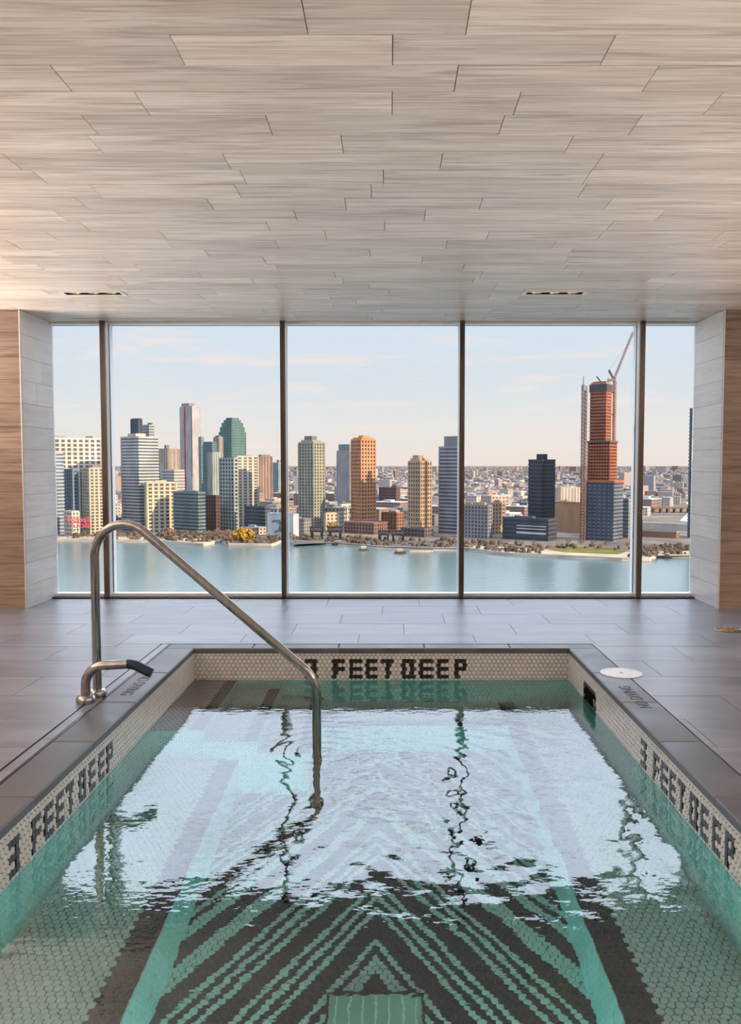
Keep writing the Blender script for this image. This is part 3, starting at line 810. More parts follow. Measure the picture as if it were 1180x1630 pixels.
# ================================================================== the city across the river (real scale, river 90 m below the room)
ZR, ZG = -90.0, -87.5
def gnd(u, D): return Vector(((u - PX0) / FPX * D, D, ZG))
def z_at(v, D): return on_y(PX0, v, D).z
M_river = noisy('river_water', (0.045, 0.075, 0.078), (0.07, 0.105, 0.105), (0.012, 0.004, 1), 0.22, 4, lo=0.3, hi=0.7, spec=0.32)
_t = M_river.node_tree; _b = _t.nodes['Principled BSDF']
_g = _t.nodes.new('ShaderNodeNewGeometry'); _m = _t.nodes.new('ShaderNodeMapping'); _m.inputs['Scale'].default_value = (0.10, 0.25, 1)
_n = _t.nodes.new('ShaderNodeTexNoise'); _n.inputs['Scale'].default_value = 1; _n.inputs['Detail'].default_value = 4
_u = _t.nodes.new('ShaderNodeBump'); _u.inputs['Strength'].default_value = 0.35; _u.inputs['Distance'].default_value = 1.0
_t.links.new(_g.outputs['Position'], _m.inputs[0]); _t.links.new(_m.outputs[0], _n.inputs['Vector']); _t.links.new(_n.outputs[0], _u.inputs['Height']); _t.links.new(_u.outputs[0], _b.inputs['Normal'])
M_ground = noisy('city_ground', (0.07, 0.06, 0.055), (0.16, 0.137, 0.117), (0.011, 0.011, 1), 0.9, 6, rough_n=0.65, spec=0.0)
M_wallsea = noisy('sea_wall_stone', (0.20, 0.18, 0.16), (0.34, 0.30, 0.26), (0.05, 0.05, 0.4), 0.9, spec=0.0)
M_prom = noisy('promenade', (0.22, 0.175, 0.135), (0.30, 0.24, 0.185), (0.04, 0.04, 1), 0.9, spec=0.0)
M_grass = noisy('winter_grass', (0.06, 0.066, 0.02), (0.12, 0.11, 0.038), (0.05, 0.05, 1), 0.95, spec=0.0)
M_rock = noisy('dark_rocks', (0.05, 0.05, 0.055), (0.10, 0.10, 0.10), (0.3, 0.3, 0.3), 0.9, spec=0.0)

tag(MB().add([(-6000, 60, ZR), (6000, 60, ZR), (6000, 2600, ZR), (-6000, 2600, ZR)], [(0, 1, 2, 3)]).build('river', M_river), 'wide grey-green river below the windows', 'river')['kind'] = 'stuff'
shore = [(-300, 858), (60, 858), (190, 860), (258, 861), (324, 866), (352, 860), (364, 866), (432, 867), (452, 859), (500, 863), (560, 866), (600, 870),
         (690, 873), (745, 873), (800, 880), (880, 884), (990, 889), (1035, 889), (1046, 884), (1110, 884), (1500, 882)]
sp_ = [on_z(u, v, ZG) for u, v in shore]
g = MB(); n_ = len(sp_)
far = 60000
g.add([tuple(p) for p in sp_] + [(p.x / p.y * far if abs(p.x / p.y * far) > 1 else 0, far, ZG) for p in sp_], [(i, i + 1, n_ + i + 1, n_ + i) for i in range(n_ - 1)])
land = struct(g.build('ground_city', M_ground))
g = MB()
for i in range(n_ - 1):
    a, b = sp_[i], sp_[i + 1]
    g.add([(a.x, a.y, ZR - 1), (b.x, b.y, ZR - 1), (b.x, b.y, ZG + 0.8), (a.x, a.y, ZG + 0.8), (a.x, a.y + 2, ZR - 1), (b.x, b.y + 2, ZR - 1), (b.x, b.y + 2, ZG + 0.8), (a.x, a.y + 2, ZG + 0.8)],
          [(0, 1, 2, 3), (3, 2, 6, 7), (4, 7, 6, 5)])
g.build('sea_wall', M_wallsea, land)
def patch(name, pts, m_, dz=0.3, parent=None):
    P = [on_z(u, v, ZG + dz) for u, v in pts]
    b = MB().add([tuple(p) for p in P] + [(p.x, p.y, ZG - 0.2) for p in P], [tuple(range(len(P)))] + [((i + 1) % len(P), i, len(P) + i, len(P) + (i + 1) % len(P)) for i in range(len(P))])
    return b.build(name, m_, parent or land)
patch('promenade', [(60, 857), (258, 860), (324, 865), (364, 857), (240, 855), (60, 853)], M_prom, 0.4)
patch('promenade', [(364, 865), (432, 866), (450, 858), (400, 859)], M_rock, 0.4)
patch('lawn', [(392, 863), (440, 862), (448, 857), (400, 857)], M_grass, 0.5)
patch('promenade', [(745, 872.4), (800, 879), (880, 883), (990, 888), (1035, 888), (1045, 884), (1110, 883.5), (1110, 877), (1000, 878), (880, 875), (745, 868)], M_prom, 0.4)
patch('lawn', [(868, 874), (900, 879), (985, 882), (1000, 877), (960, 870), (880, 869)], M_grass, 0.6)
patch('rocky_bank', [(466, 866), (520, 863.5), (560, 865.5), (600, 869.5), (690, 872.5), (745, 872.6), (745, 866), (690, 861), (560, 858), (470, 860)], M_rock, 0.4)
M_creek = mat('creek_water', (0.30, 0.38, 0.42), 0.2)
(patch('creek', [(1082, 829), (1140, 833), (1140, 795), (1110, 794), (1092, 800), (1100, 812)], M_creek, 0.5, land))

# ---- facade colours
CM = {}
def cm(c, rough=0.7, metal=0.0):
    key = (tuple(round(x, 3) for x in c), rough)
    if key not in CM:
        c2 = tuple(min(1, x * 0.46) for x in c); c1 = tuple(x * 0.35 for x in c)
        CM[key] = noisy('facade_%d' % len(CM), c1, c2, (0.06, 0.06, 0.03), rough, 3, metal=metal, spec=0.1 if rough > 0.5 else 0.4)
    return CM[key]
def gm(c): return cm(c, 0.22)

def facade(a, b, z0, z1, style, fl, bay, x0=0, y0=0, d=0.5):
    """joined floor slabs / piers standing proud of the glass core"""
    m = MB(); hx, hy = a / 2, b / 2
    nf = max(1, int(round((z1 - z0) / fl)))
    if style in ('bands', 'grid', 'gridv'):
        for k in range(nf + 1):
            z = z0 + (z1 - z0) * k / nf; t = fl * (0.24 if style == 'bands' else 0.18)
            m.box(x0 - hx - d, x0 + hx + d, y0 - hy - d, y0 + hy + d, max(z0, z - t), min(z1 + 0.3, z + t))
    if style in ('piers', 'grid', 'gridv'):
        dd = d * 1.15; pw = bay * (0.2 if style != 'piers' else 0.28)
        n = max(1, int(round(a / bay)))
        for k in range(n + 1):
            x = x0 - hx + a * k / n
            m.box(x - pw, x + pw, y0 - hy - dd, y0 - hy + 0.1, z0, z1); m.box(x - pw, x + pw, y0 + hy - 0.1, y0 + hy + dd, z0, z1)
        n = max(1, int(round(b / bay)))
        for k in range(n + 1):
            y_ = y0 - hy + b * k / n
            m.box(x0 - hx - dd, x0 - hx + 0.1, y_ - pw, y_ + pw, z0, z1); m.box(x0 + hx - 0.1, x0 + hx + dd, y_ - pw, y_ + pw, z0, z1)
    return m

FOOT = []
def tower(name, label, cat, u0, u1, vt, D, s=0.6, style='grid', wall=(0.5, 0.5, 0.5), glass=(0.08, 0.10, 0.13), fl=4.2, bay=5.0, alpha=None, caps=(), group=None, roof=None):
    Wd = (u1 - u0) / FPX * D
    if alpha is None: alpha = math.degrees(math.atan2(1 - s, s)); alpha = min(64, max(38, alpha))
    al = math.radians(alpha)
    a = max(4.0, s * Wd / math.cos(al)); b = max(4.0, (1 - s) * Wd / math.sin(al))
    b = max(b, 0.22 * a); a = max(a, 0.12 * b)
    uc = u0 + s * (u1 - u0)
    near = gnd(uc, D)
    # near corner is local (+a/2, -b/2)
    R = Matrix.Rotation(-al, 3, 'Z')
    c = near - R @ Vector((a / 2, -b / 2, 0))
    h = z_at(vt, D) - ZG
    e = empty(name, c, -al); tag(e, label, cat, group)
    FOOT.append((c.x, c.y, 0.5 * math.hypot(a, b)))
    plain = style == 'plain'
    MB().box(-a/2, a/2, -b/2, b/2, 0, h).build('wall' if plain else 'glazed_core', cm(wall) if plain else gm(glass), e)
    if not plain:
        facade(a, b, 0, h, style, fl, bay).build('facade_frame', cm(wall), e, kind='stuff')
    rm = cm(roof or tuple(x * 0.9 for x in wall))
    MB().box(-a/2 - .3, a/2 + .3, -b/2 - .3, -b/2 + .8, h, h + 1.4).box(-a/2 - .3, a/2 + .3, b/2 - .8, b/2 + .3, h, h + 1.4).box(-a/2 - .3, -a/2 + .8, -b/2, b/2, h, h + 1.4).box(a/2 - .8, a/2 + .3, -b/2, b/2, h, h + 1.4).build('parapet', rm, e)
    zb = h
    for (fa, fb, ox, oy, cv, ccol) in caps:
        ht = z_at(cv, D) - ZG
        hw, hb = a * fa / 2, b * fb / 2
        MB().box(a * ox - hw, a * ox + hw, b * oy - hb, b * oy + hb, zb - 0.5, ht).build('rooftop_block', cm(ccol), e)
        if len(caps) > 1 and fa > 0.45: zb = ht
    return e, a, b, h

T = tower
WHT = (0.80, 0.77, 0.72); DRK = (0.10, 0.10, 0.11)
# ---- left bay
T('apartment_block', 'long white slab block with small dark windows at the far left shore', 'building', 66, 150, 698, 1150, 0.03, 'grid', (0.84, 0.80, 0.73), (0.20, 0.18, 0.17), 6.0, 7.5, 66, [(0.5, 0.12, 0.0, 0.30, 693, (0.25, 0.22, 0.22)), (0.5, 0.2, 0, -0.2, 695, (0.4, 0.35, 0.34))])
T('glass_tower', 'slim blue-grey glass tower at the left edge against the white slab', 'building', 76, 97, 721, 1060, 0.55, 'bands', (0.46, 0.50, 0.56), (0.14, 0.20, 0.29), 4.5)
T('glass_tower', 'low blue glass block in front of the white slab block', 'building', 94, 122, 748, 1075, 0.8, 'grid', (0.26, 0.33, 0.41), (0.10, 0.16, 0.23), 4.5, 5)
T('apartment_tower', 'brown and cream checkered tower behind the red sign', 'building', 119, 170, 746, 1065, 0.47, 'grid', (0.62, 0.57, 0.46), (0.13, 0.11, 0.11), 4.2, 5.4, None, [(0.5, 0.5, 0, 0, 741, (0.35, 0.27, 0.24))])
T('apartment_block', 'small cream building beside the red sign', 'building', 97, 121, 815, 1035, 0.7, 'grid', (0.70, 0.64, 0.54), (0.2, 0.2, 0.2), 5, 5)
T('apartment_tower', 'wide pale tower with banded balconies right of the first mullion', 'building', 184, 245, 696, 1095, 0.62, 'bands', (0.60, 0.60, 0.59), (0.13, 0.16, 0.21), 4.1, 5, None, [(0.45, 0.5, -0.15, 0, 689, (0.62, 0.56, 0.52))])
T('office_tower', 'dark blue narrow tower rising behind the banded tower', 'building', 207, 226, 667, 1500, 0.82, 'piers', (0.12, 0.15, 0.20), (0.07, 0.10, 0.15), 5, 5)
T('office_tower', 'grey glass tower with a small dark roof box behind the banded tower', 'building', 224, 245, 677, 1560, 0.7, 'bands', (0.45, 0.47, 0.47), (0.15, 0.22, 0.25), 5, 5, None, [(0.3, 0.5, 0.3, 0, 673, DRK)])
T('office_block', 'taupe office block left of the red-striped tower', 'building', 244, 282, 715, 1700, 0.66, 'piers', (0.47, 0.40, 0.35), (0.34, 0.29, 0.26), 5, 9, None, [(0.16, 0.3, -0.05, 0, 708, (0.3, 0.25, 0.24))])
T('office_block', 'dark blue office block below the taupe block', 'building', 243, 258, 739, 1500, 0.8, 'bands', (0.16, 0.20, 0.27), (0.09, 0.12, 0.18), 5, 5)
e7, a7, b7, h7 = T('office_tower', 'tallest pale slab tower with a red vertical stripe', 'building', 284, 317, 647, 2050, 0.70, 'piers', (0.60, 0.58, 0.60), (0.50, 0.49, 0.52), 6, 4, 38, [(0.62, 0.7, -0.16, 0, 641, (0.33, 0.27, 0.26))])
MB().box(-a7 * 0.13, -a7 * 0.055, -b7/2 - 1.4, -b7/2, 10, h7).build('red_stripe', cm((0.58, 0.05, 0.05)), e7)
MB().box(a7 * 0.47, a7 * 0.5 + 0.7, -b7/2 - 1.2, -b7/2, 60, h7).build('dark_edge_strip', cm((0.12, 0.12, 0.14)), e7)  # dark strip up the right edge of the front face
T('glass_tower', 'slim dark-topped glass tower right of the red-striped tower', 'building', 316, 325, 697, 2000, 0.6, 'bands', (0.34, 0.44, 0.48), (0.13, 0.20, 0.24), 5, 5, None, [(0.8, 0.8, 0, 0, 695, DRK)])
T('glass_tower', 'dark teal glass block between the striped tower and the green tower', 'building', 322, 344, 704, 1900, 0.75, 'bands', (0.17, 0.26, 0.30), (0.09, 0.15, 0.18), 5, 5)
T('apartment_tower', 'taupe narrow tower touching the left of the green tower', 'building', 340, 354, 696, 1980, 0.7, 'piers', (0.45, 0.40, 0.37), (0.30, 0.28, 0.27), 5, 6, None, [(0.7, 0.7, 0, 0, 693, (0.28, 0.22, 0.22))])
T('glass_tower', 'pale green glass tower in front of the dark teal block', 'building', 329, 352, 721, 1500, 0.45, 'piers', (0.42, 0.47, 0.44), (0.22, 0.28, 0.28), 5, 5)
# stepped green tower
eg = empty('office_tower', gnd(371, 2300), -math.radians(38)); tag(eg, 'green glass tower with a stepped crown', 'building')
wg = 41 / FPX * 2300 / (math.cos(math.radians(38)) + math.sin(math.radians(38)))
zl = 0
for k, (sc, v) in enumerate(((1.0, 688), (0.90, 680), (0.78, 673.5), (0.62, 669), (0.45, 665.5))):
    h = z_at(v, 2300) - ZG; w = wg * sc / 2
    MB().box(-w, w, -w, w, zl, h).build('glazed_tier', gm((0.07, 0.16, 0.165)), eg)
    facade(2 * w, 2 * w, zl, h, 'gridv', 7, 6.5, d=0.4).build('facade_frame', cm((0.16, 0.27, 0.27)), eg, kind='stuff')
    zl = h
FOOT.append((eg.location.x, eg.location.y, wg * 0.7))
T('glass_tower', 'dark green glass tower with a white window grid by the shore', 'building', 346, 375, 730, 1130, 0.93, 'grid', (0.46, 0.50, 0.47), (0.05, 0.10, 0.11), 5.2, 5.6, 38)
T('apartment_tower', 'pale banded apartment slab joined to the green gridded tower', 'building', 374, 408, 727, 1190, 0.12, 'grid', (0.66, 0.62, 0.53), (0.22, 0.20, 0.18), 4.2, 8, 58, [(0.5, 0.3, 0, 0.1, 724, (0.5, 0.42, 0.37))])
T('office_tower', 'red-brown brick tower with a grey crown near the second mullion', 'building', 407, 432, 727, 1900, 0.3, 'piers', (0.44, 0.30, 0.25), (0.26, 0.19, 0.17), 6, 7, None, [(0.8, 0.75, 0, 0, 723.5, (0.30, 0.28, 0.30))])
T('glass_tower', 'small light blue glass tower beside the second mullion', 'building', 431, 452, 737, 2100, 0.6, 'grid', (0.36, 0.46, 0.50), (0.18, 0.28, 0.33), 6, 6, None, [(0.3, 0.5, 0.2, 0, 732, (0.25, 0.30, 0.33))])
T('apartment_block', 'cream mid-rise with tall dark windows lit by the sun', 'building', 228, 274, 769, 1085, 0.14, 'grid', (0.72, 0.64, 0.48), (0.15, 0.14, 0.14), 5.2, 7, 60, [(0.4, 0.4, 0, 0, 765, (0.75, 0.68, 0.55))])
T('office_block', 'dark teal glass office block with horizontal bands near the shore', 'building', 266, 322, 785, 1050, 0.88, 'bands', (0.20, 0.28, 0.29), (0.06, 0.09, 0.11), 4.6, 5, 38, [(0.5, 0.5, 0.1, 0, 781, (0.25, 0.28, 0.28))])
T('apartment_block', 'dark brown brick block between glass office and green tower', 'building', 320, 348, 790, 1110, 0.86, 'grid', (0.17, 0.11, 0.10), (0.06, 0.06, 0.07), 4.6, 5)
T('office_block', 'grey and white mid-rise behind the cream building', 'building', 253, 290, 749, 1340, 0.66, 'bands', (0.60, 0.58, 0.56), (0.28, 0.28, 0.30), 5, 5)
T('apartment_block', 'dark slate block behind the white mural building', 'building', 384, 426, 808, 1090, 0.9, 'bands', (0.13, 0.16, 0.19), (0.07, 0.09, 0.11), 4.6, 5, 38)
ew, aw, bw, hw = T('warehouse', 'white low building with a teal mural on its wall', 'building', 420, 472, 820, 1015, 0.9, 'plain', (0.66, 0.68, 0.72), alpha=36)
mu_ = MB()
for pts in ([(-.30, .72), (.02, .78), (.05, .60), (-.10, .58), (-.12, .66), (-.30, .62)], [(.0, .62), (.06, .62), (-.06, .34), (-.24, .22), (-.20, .16), (.06, .26)], [(.04, .30), (.36, .12), (.42, .18), (.10, .42)]):
    P = [(x * aw, -bw / 2 - 0.25, y_ * hw) for x, y_ in pts]; n2 = len(P)
    mu_.add(P + [(x, -bw / 2 + 0.05, z) for x, _, z in P], [tuple(reversed(range(n2)))] + [(i, (i + 1) % n2, n2 + (i + 1) % n2, n2 + i) for i in range(n2)])
mu_.build('mural', cm((0.16, 0.30, 0.32)), ew)
# red script sign on the left shore
sg = empty('rooftop_sign', gnd(126, 1008)); tag(sg, 'large red script letters on a frame at the left shore', 'sign')
M_red = mat('red_sign_letters', (0.62, 0.04, 0.06), 0.5)
px1 = 1008 / FPX
for txt, dx, vz, sz in (('Pepsi', -2, 827, 17), ('Cola', 3, 836, 17)):
    me = text_mesh(txt, sz * px1, M_red, 0.4 * px1); inst(me, 'sign_letters', sg, (dx * px1, -1.5, z_at(vz, 1008) - ZG), (PI / 2, 0, 0), (1.0, 0.8, 1))
fr_ = MB(); zt_ = z_at(821, 1008) - ZG
for k in range(6): x = (-20 + 8 * k) * px1; fr_.box(x - .25, x + .25, -.25, .25, 0, zt_ - 2)
for k in range(4): z = 3 + k * (zt_ - 4) / 3; fr_.box(-20 * px1, 20 * px1, -.2, .2, z - .2, z + .2)
fr_.build('support_frame', cm((0.16, 0.13, 0.13)), sg)
# ---- centre bay
T('apartment_tower', 'tall green-glass and tan tower right of the second mullion', 'building', 474, 515, 705, 1120, 0.62, 'grid', (0.46, 0.42, 0.34), (0.08, 0.14, 0.15), 4.2, 6, None, [(0.78, 0.78, -0.03, 0, 700, (0.42, 0.38, 0.33)), (0.5, 0.5, -0.05, 0, 693.5, (0.22, 0.22, 0.23))])
T('office_tower', 'slim grey tower with green top behind the orange tower', 'building', 536, 560, 718, 1750, 0.88, 'piers', (0.47, 0.46, 0.46), (0.33, 0.34, 0.36), 6, 4.4, None, [(0.86, 0.86, 0.03, 0, 707, (0.25, 0.32, 0.32))])
T('apartment_tower', 'orange-brick tower with a dense window grid, brightest in the sun', 'building', 559, 597.5, 700, 1120, 0.42, 'grid', (0.70, 0.36, 0.20), (0.13, 0.09, 0.08), 5.2, 4.6, None, [(0.92, 0.9, -0.02, 0.03, 696, (0.78, 0.34, 0.15)), (0.5, 0.5, -0.05, 0.1, 692.5, (0.78, 0.34, 0.15))])
T('apartment_block', 'brick podium block at the foot of the orange tower', 'building', 547, 621, 834, 1060, 0.66, 'grid', (0.36, 0.20, 0.16), (0.10, 0.08, 0.08), 4.6, 5)
T('apartment_tower', 'tan tower with dark left face standing alone in the centre bay', 'building', 651, 687.5, 735, 1060, 0.50, 'gridv', (0.60, 0.42, 0.29), (0.12, 0.10, 0.10), 5.4, 4.4, None, [(0.78, 0.78, -0.06, 0, 729, (0.58, 0.42, 0.3)), (0.45, 0.5, -0.15, 0, 724.5, (0.42, 0.34, 0.27))])
T('apartment_block', 'low dark podium beneath the lone tan tower', 'building', 640, 690, 843, 1020, 0.72, 'grid', (0.22, 0.17, 0.16), (0.08, 0.07, 0.08), 4.6, 5)
T('apartment_tower', 'grey banded tower partly behind the third mullion', 'building', 700, 734, 712, 1060, 0.85, 'bands', (0.40, 0.41, 0.46), (0.13, 0.14, 0.18), 4.6, 5, None, [(0.7, 0.7, 0.1, 0, 694, (0.30, 0.29, 0.33))])
T('apartment_block', 'cream lit block between the green-glass tower and the orange tower', 'building', 516, 537, 818, 1110, 0.14, 'grid', (0.76, 0.64, 0.46), (0.25, 0.2, 0.17), 5, 6, 60)
T('apartment_block', 'dark brown block right of the orange tower, farther inland', 'building', 604, 636, 777, 1700, 0.84, 'grid', (0.20, 0.14, 0.13), (0.09, 0.07, 0.08), 6, 6, None, [(0.3, 0.4, 0.3, 0, 773, (0.2, 0.15, 0.14))])
T('apartment_block', 'red-brick mid-rise right of the orange tower', 'building', 608, 643, 817, 1140, 0.66, 'grid', (0.42, 0.22, 0.16), (0.14, 0.10, 0.10), 5, 5, None, [(0.5, 0.5, 0.1, 0, 813, (0.6, 0.4, 0.3))])
T('apartment_tower', 'small white tower left of the orange tower, farther inland', 'building', 532, 552, 775, 1800, 0.55, 'bands', (0.66, 0.62, 0.58), (0.3, 0.28, 0.28), 6, 5)
T('apartment_block', 'bright white flat-roofed block left of the orange tower', 'building', 540, 560, 804, 1430, 0.2, 'grid', (0.82, 0.76, 0.68), (0.35, 0.3, 0.28), 6, 8, 60)
# ---- right bays
T('apartment_block', 'grey mid-rise with many small windows right of the third mullion', 'building', 733, 785, 806, 1000, 0.85, 'grid', (0.36, 0.35, 0.37), (0.13, 0.12, 0.14), 4.4, 4.6, None, [(0.3, 0.4, 0.2, 0, 800, (0.62, 0.38, 0.24)), (0.2, 0.3, -0.2, 0, 801, (0.5, 0.35, 0.28))])
T('apartment_block', 'tan brick block facing the sun beside the grey mid-rise', 'building', 780, 806, 802, 1060, 0.12, 'grid', (0.62, 0.44, 0.31), (0.2, 0.15, 0.13), 5, 5.4, 58, [(0.6, 0.3, 0, 0, 796, (0.6, 0.35, 0.22))])
T('office_block', 'long white block inland behind the grey mid-rise', 'building', 770, 812, 790, 1500, 0.3, 'grid', (0.68, 0.62, 0.54), (0.28, 0.24, 0.22), 6, 7)
T('office_tower', 'dark slate tower with flat top and roof box', 'building', 845.5, 887, 733, 1010, 0.42, 'bands', (0.085, 0.10, 0.125), (0.045, 0.055, 0.075), 4.6, 4.8, None, [(0.5, 0.32, 0.0, 0.0, 722.5, (0.06, 0.075, 0.10))])
eh, ah, bh, hh = T('office_block', 'low dark block with white window strips below the slate tower', 'building', 808, 892, 828, 965, 0.78, 'bands', (0.10, 0.115, 0.14), (0.06, 0.07, 0.09), 5, 5, 38, [(0.4, 0.4, -0.1, 0, 824, (0.12, 0.13, 0.16))])
for k, z in enumerate((0.3, 0.52, 0.66)):
    MB().box(-ah * 0.18, ah * 0.46, -bh/2 - 1.1, -bh/2 - 0.3, hh * z, hh * (z + (0.10 if k == 0 else 0.05))).build('white_window_strip', cm((0.62, 0.64, 0.66)), eh)
T('warehouse', 'plain orange-tan brick block between slate tower and construction tower', 'building', 893, 927, 802, 1080, 0.93, 'plain', (0.52, 0.31, 0.20), alpha=62)
T('apartment_block', 'long cream block inland behind the tan brick block', 'building', 886, 932, 777, 1750, 0.15, 'piers', (0.62, 0.56, 0.48), (0.4, 0.36, 0.33), 6, 8)
T('apartment_block', 'grey-green block at the right foot of the construction tower', 'building', 985, 1012, 796, 1010, 0.6, 'bands', (0.36, 0.40, 0.42), (0.2, 0.24, 0.27), 4.6, 5, None, [(0.8, 0.3, 0, -0.2, 793, (0.62, 0.30, 0.16))])
T('warehouse', 'long brown brick warehouse by the right shore', 'building', 1018, 1083, 848, 1005, 0.93, 'plain', (0.34, 0.20, 0.16), alpha=36, roof=(0.5, 0.42, 0.36))
T('warehouse', 'long white flat shed behind the brown warehouse', 'building', 1026, 1118, 836, 1120, 0.8, 'plain', (0.62, 0.58, 0.54), alpha=38, roof=(0.75, 0.72, 0.68))
T('office_tower', 'dark tower edge just visible beside the right pier', 'building', 1104, 1150, 650, 1000, 0.6, 'bands', (0.16, 0.19, 0.22), (0.08, 0.10, 0.12), 4.4, 5)

# ---- tower under construction with hoist and crane
Dk = 985
ek = empty('construction_tower', gnd(962, Dk), -math.radians(38)); tag(ek, 'tall orange-netted tower under construction over a glazed lower part', 'building')
px = Dk / FPX
FOOT.append((ek.location.x, ek.location.y + 20, 32))
def zk(v): return z_at(v, Dk) - ZG
OR = (0.50, 0.19, 0.12); ORD = (0.22, 0.10, 0.08)
ca, sa = math.cos(math.radians(38)), math.sin(math.radians(38))
a_ = 60 * px / (ca + sa * 0.75); b_ = a_ * 0.75
MB().box(-a_/2, a_/2, -b_/2, b_/2, 0, zk(767)).build('glazed_base', gm((0.07, 0.095, 0.13)), ek)
facade(a_, b_, 0, zk(767), 'bands', 4.2, 5, d=0.35).build('facade_frame', cm((0.20, 0.24, 0.30)), ek, kind='stuff')
pv = MB()
for k in range(6): x = -a_/2 + a_ * (k + 0.5) / 6; pv.box(x - 1.3, x + 1.3, -b_/2 - 0.7, -b_/2, 0, zk(770))
pv.build('pilaster_strips', cm((0.10, 0.125, 0.16)), ek, kind='stuff')
def floors(parent, a, b, x0, z0, z1, fl, col, core, name):
    MB().box(x0 - a/2 + 1.6, x0 + a/2 - 1.6, -b/2 + 1.6, b/2 - 1.6, z0, z1).build(name + '_core', cm(core), parent)
    m = MB(); n = int((z1 - z0) / fl)
    for k in range(n + 1):
        z = z0 + k * (z1 - z0) / n; m.box(x0 - a/2, x0 + a/2, -b/2, b/2, z - 0.75, z + 0.75)
    for k in range(9):
        x = x0 - a/2 + 0.8 + (a - 1.6) * k / 8
        m.box(x - .35, x + .35, -b/2 + .3, -b/2 + 1, z0, z1); m.box(x - .35, x + .35, b/2 - 1, b/2 - .3, z0, z1)
        y_ = -b/2 + 0.8 + (b - 1.6) * k / 8
        m.box(x0 + a/2 - 1, x0 + a/2 - .3, y_ - .35, y_ + .35, z0, z1); m.box(x0 - a/2 + .3, x0 - a/2 + 1, y_ - .35, y_ + .35, z0, z1)
    m.build(name, cm(col), parent, kind='stuff')
MB().box(-a_/2 - .8, a_/2 + .8, -b_/2 - .8, b_/2 + .8, zk(768), zk(764.5)).build('orange_edge_netting', cm(OR), ek)
am = 48 * px / (ca + sa * 0.75)
floors(ek, am, am * 0.75, -a_ * 0.085, zk(764.5), zk(704), 3.6, OR, ORD, 'mid_floors')
MB().box(-a_ * 0.085 - am/2 - .6, -a_ * 0.085 + am/2 + .6, -am * .375 - .6, am * .375 + .6, zk(705), zk(702)).build('transfer_floor', cm((0.16, 0.14, 0.14)), ek)
at_ = 35 * px / (ca + sa * 0.75)
floors(ek, at_, at_ * 0.75, -a_ * 0.16, zk(702), zk(620), 3.6, OR, ORD, 'upper_floors')
MB().box(-a_ * .16 - at_/2 - .5, -a_ * .16 + at_/2 + .5, -at_ * .375 - .5, at_ * .375 + .5, zk(624), zk(612)).build('dark_safety_screen', cm((0.09, 0.09, 0.10)), ek)
MB().box(-a_ * .16 - at_/2 + 1, -a_ * .16 + at_/2 - 1, -at_ * .375 + 1, at_ * .375 - 1, zk(612), zk(609)).build('orange_edge_netting', cm((0.7, 0.24, 0.12)), ek)
MB().box(-a_ * .16 - at_/2 + 3, -a_ * .16 + at_/2 - 2, -at_ * .375 + 2, at_ * .375 - 2, zk(609), zk(607.5)).build('roof_deck', cm((0.12, 0.11, 0.11)), ek)
MB().bar((-a_*.16, 0, zk(608)), (-a_*.16 - 9 * px * .8, 0, zk(598.5)), 0.7).build('placing_boom', cm((0.12, 0.14, 0.16)), ek)

def lattice(m, p, q, w, step, r):
    p, q = Vector(p), Vector(q); d = (q - p); n = max(2, int(d.length / step)); dn = d.normalized()
    a = dn.orthogonal().normalized() * w / 2; b = dn.cross(a).normalized() * w / 2
    C = [a + b, a - b, -a - b, b - a]
    for c in C: m.bar(p + c, q + c, r)
    for k in range(n):
        s0, s1 = p + d * k / n, p + d * (k + 1) / n
        for i in range(4):
            m.bar(s0 + C[i], s1 + C[(i + 1) % 4], r * 0.8); m.bar(s1 + C[i], s1 + C[(i + 1) % 4], r * 0.8)
    return m
Dh = 972
eho = empty('builders_hoist', gnd(928.5, Dh)); tag(eho, 'thin scaffold hoist tower on the left of the construction tower', 'hoist')
ph = Dh / FPX
def zh(v): return z_at(v, Dh) - ZG
m = MB(); lattice(m, (-1.6 * ph, 0, 0), (-1.6 * ph, 0, zh(613)), 2.6, 4.5, 0.28); lattice(m, (2.6 * ph, 0, 0), (2.6 * ph, 0, zh(615)), 2.2, 4.5, 0.24)
m.build('mast', cm((0.30, 0.22, 0.20)), eho)
MB().bar((-1.6 * ph, 0, zh(613)), (-1.6 * ph, 0, zh(599)), 0.4).build('antenna', cm((0.2, 0.2, 0.2)), eho)
MB().box(-3.2 * ph, 4 * ph, -1.6, 1.6, zh(622), zh(614)).build('top_cage', cm((0.42, 0.42, 0.43)), eho)
lo_ = MB(); 
for k in range(20): z = zh(860) + k * (zh(765) - zh(860)) / 20; lo_.box(-3.4 * ph, 1.2 * ph, -1.8, 1.8, z, z + 1.4)
lo_.build('red_landings', cm((0.42, 0.17, 0.14)), eho, kind='stuff')
Dc = 1000
ecr = empty('tower_crane', gnd(976.5, Dc)); tag(ecr, 'luffing tower crane with a raised lattice boom beside the construction tower', 'crane')
pc = Dc / FPX
def cpt(u, v): return Vector(((u - 976.5) * pc, 0, z_at(v, Dc) - ZG))
m = MB(); lattice(m, cpt(976.5, 765), cpt(976.5, 607), 2.6, 4.0, 0.32); m.build('mast', cm((0.62, 0.32, 0.24)), ecr)
m = MB(); lattice(m, cpt(975, 604), cpt(1004, 529), 1.8, 3.6, 0.22); m.build('boom', cm((0.50, 0.38, 0.38)), ecr)
m = MB(); lattice(m, cpt(975, 604), cpt(967, 589), 1.4, 3.5, 0.3); m.build('jib_frame', cm((0.25, 0.2, 0.2)), ecr)
MB().box(-11.5 * pc, 1.5 * pc, -1.4, 1.4, cpt(0, 607).z, cpt(0, 603).z).build('machinery_deck', cm((0.30, 0.28, 0.28)), ecr)
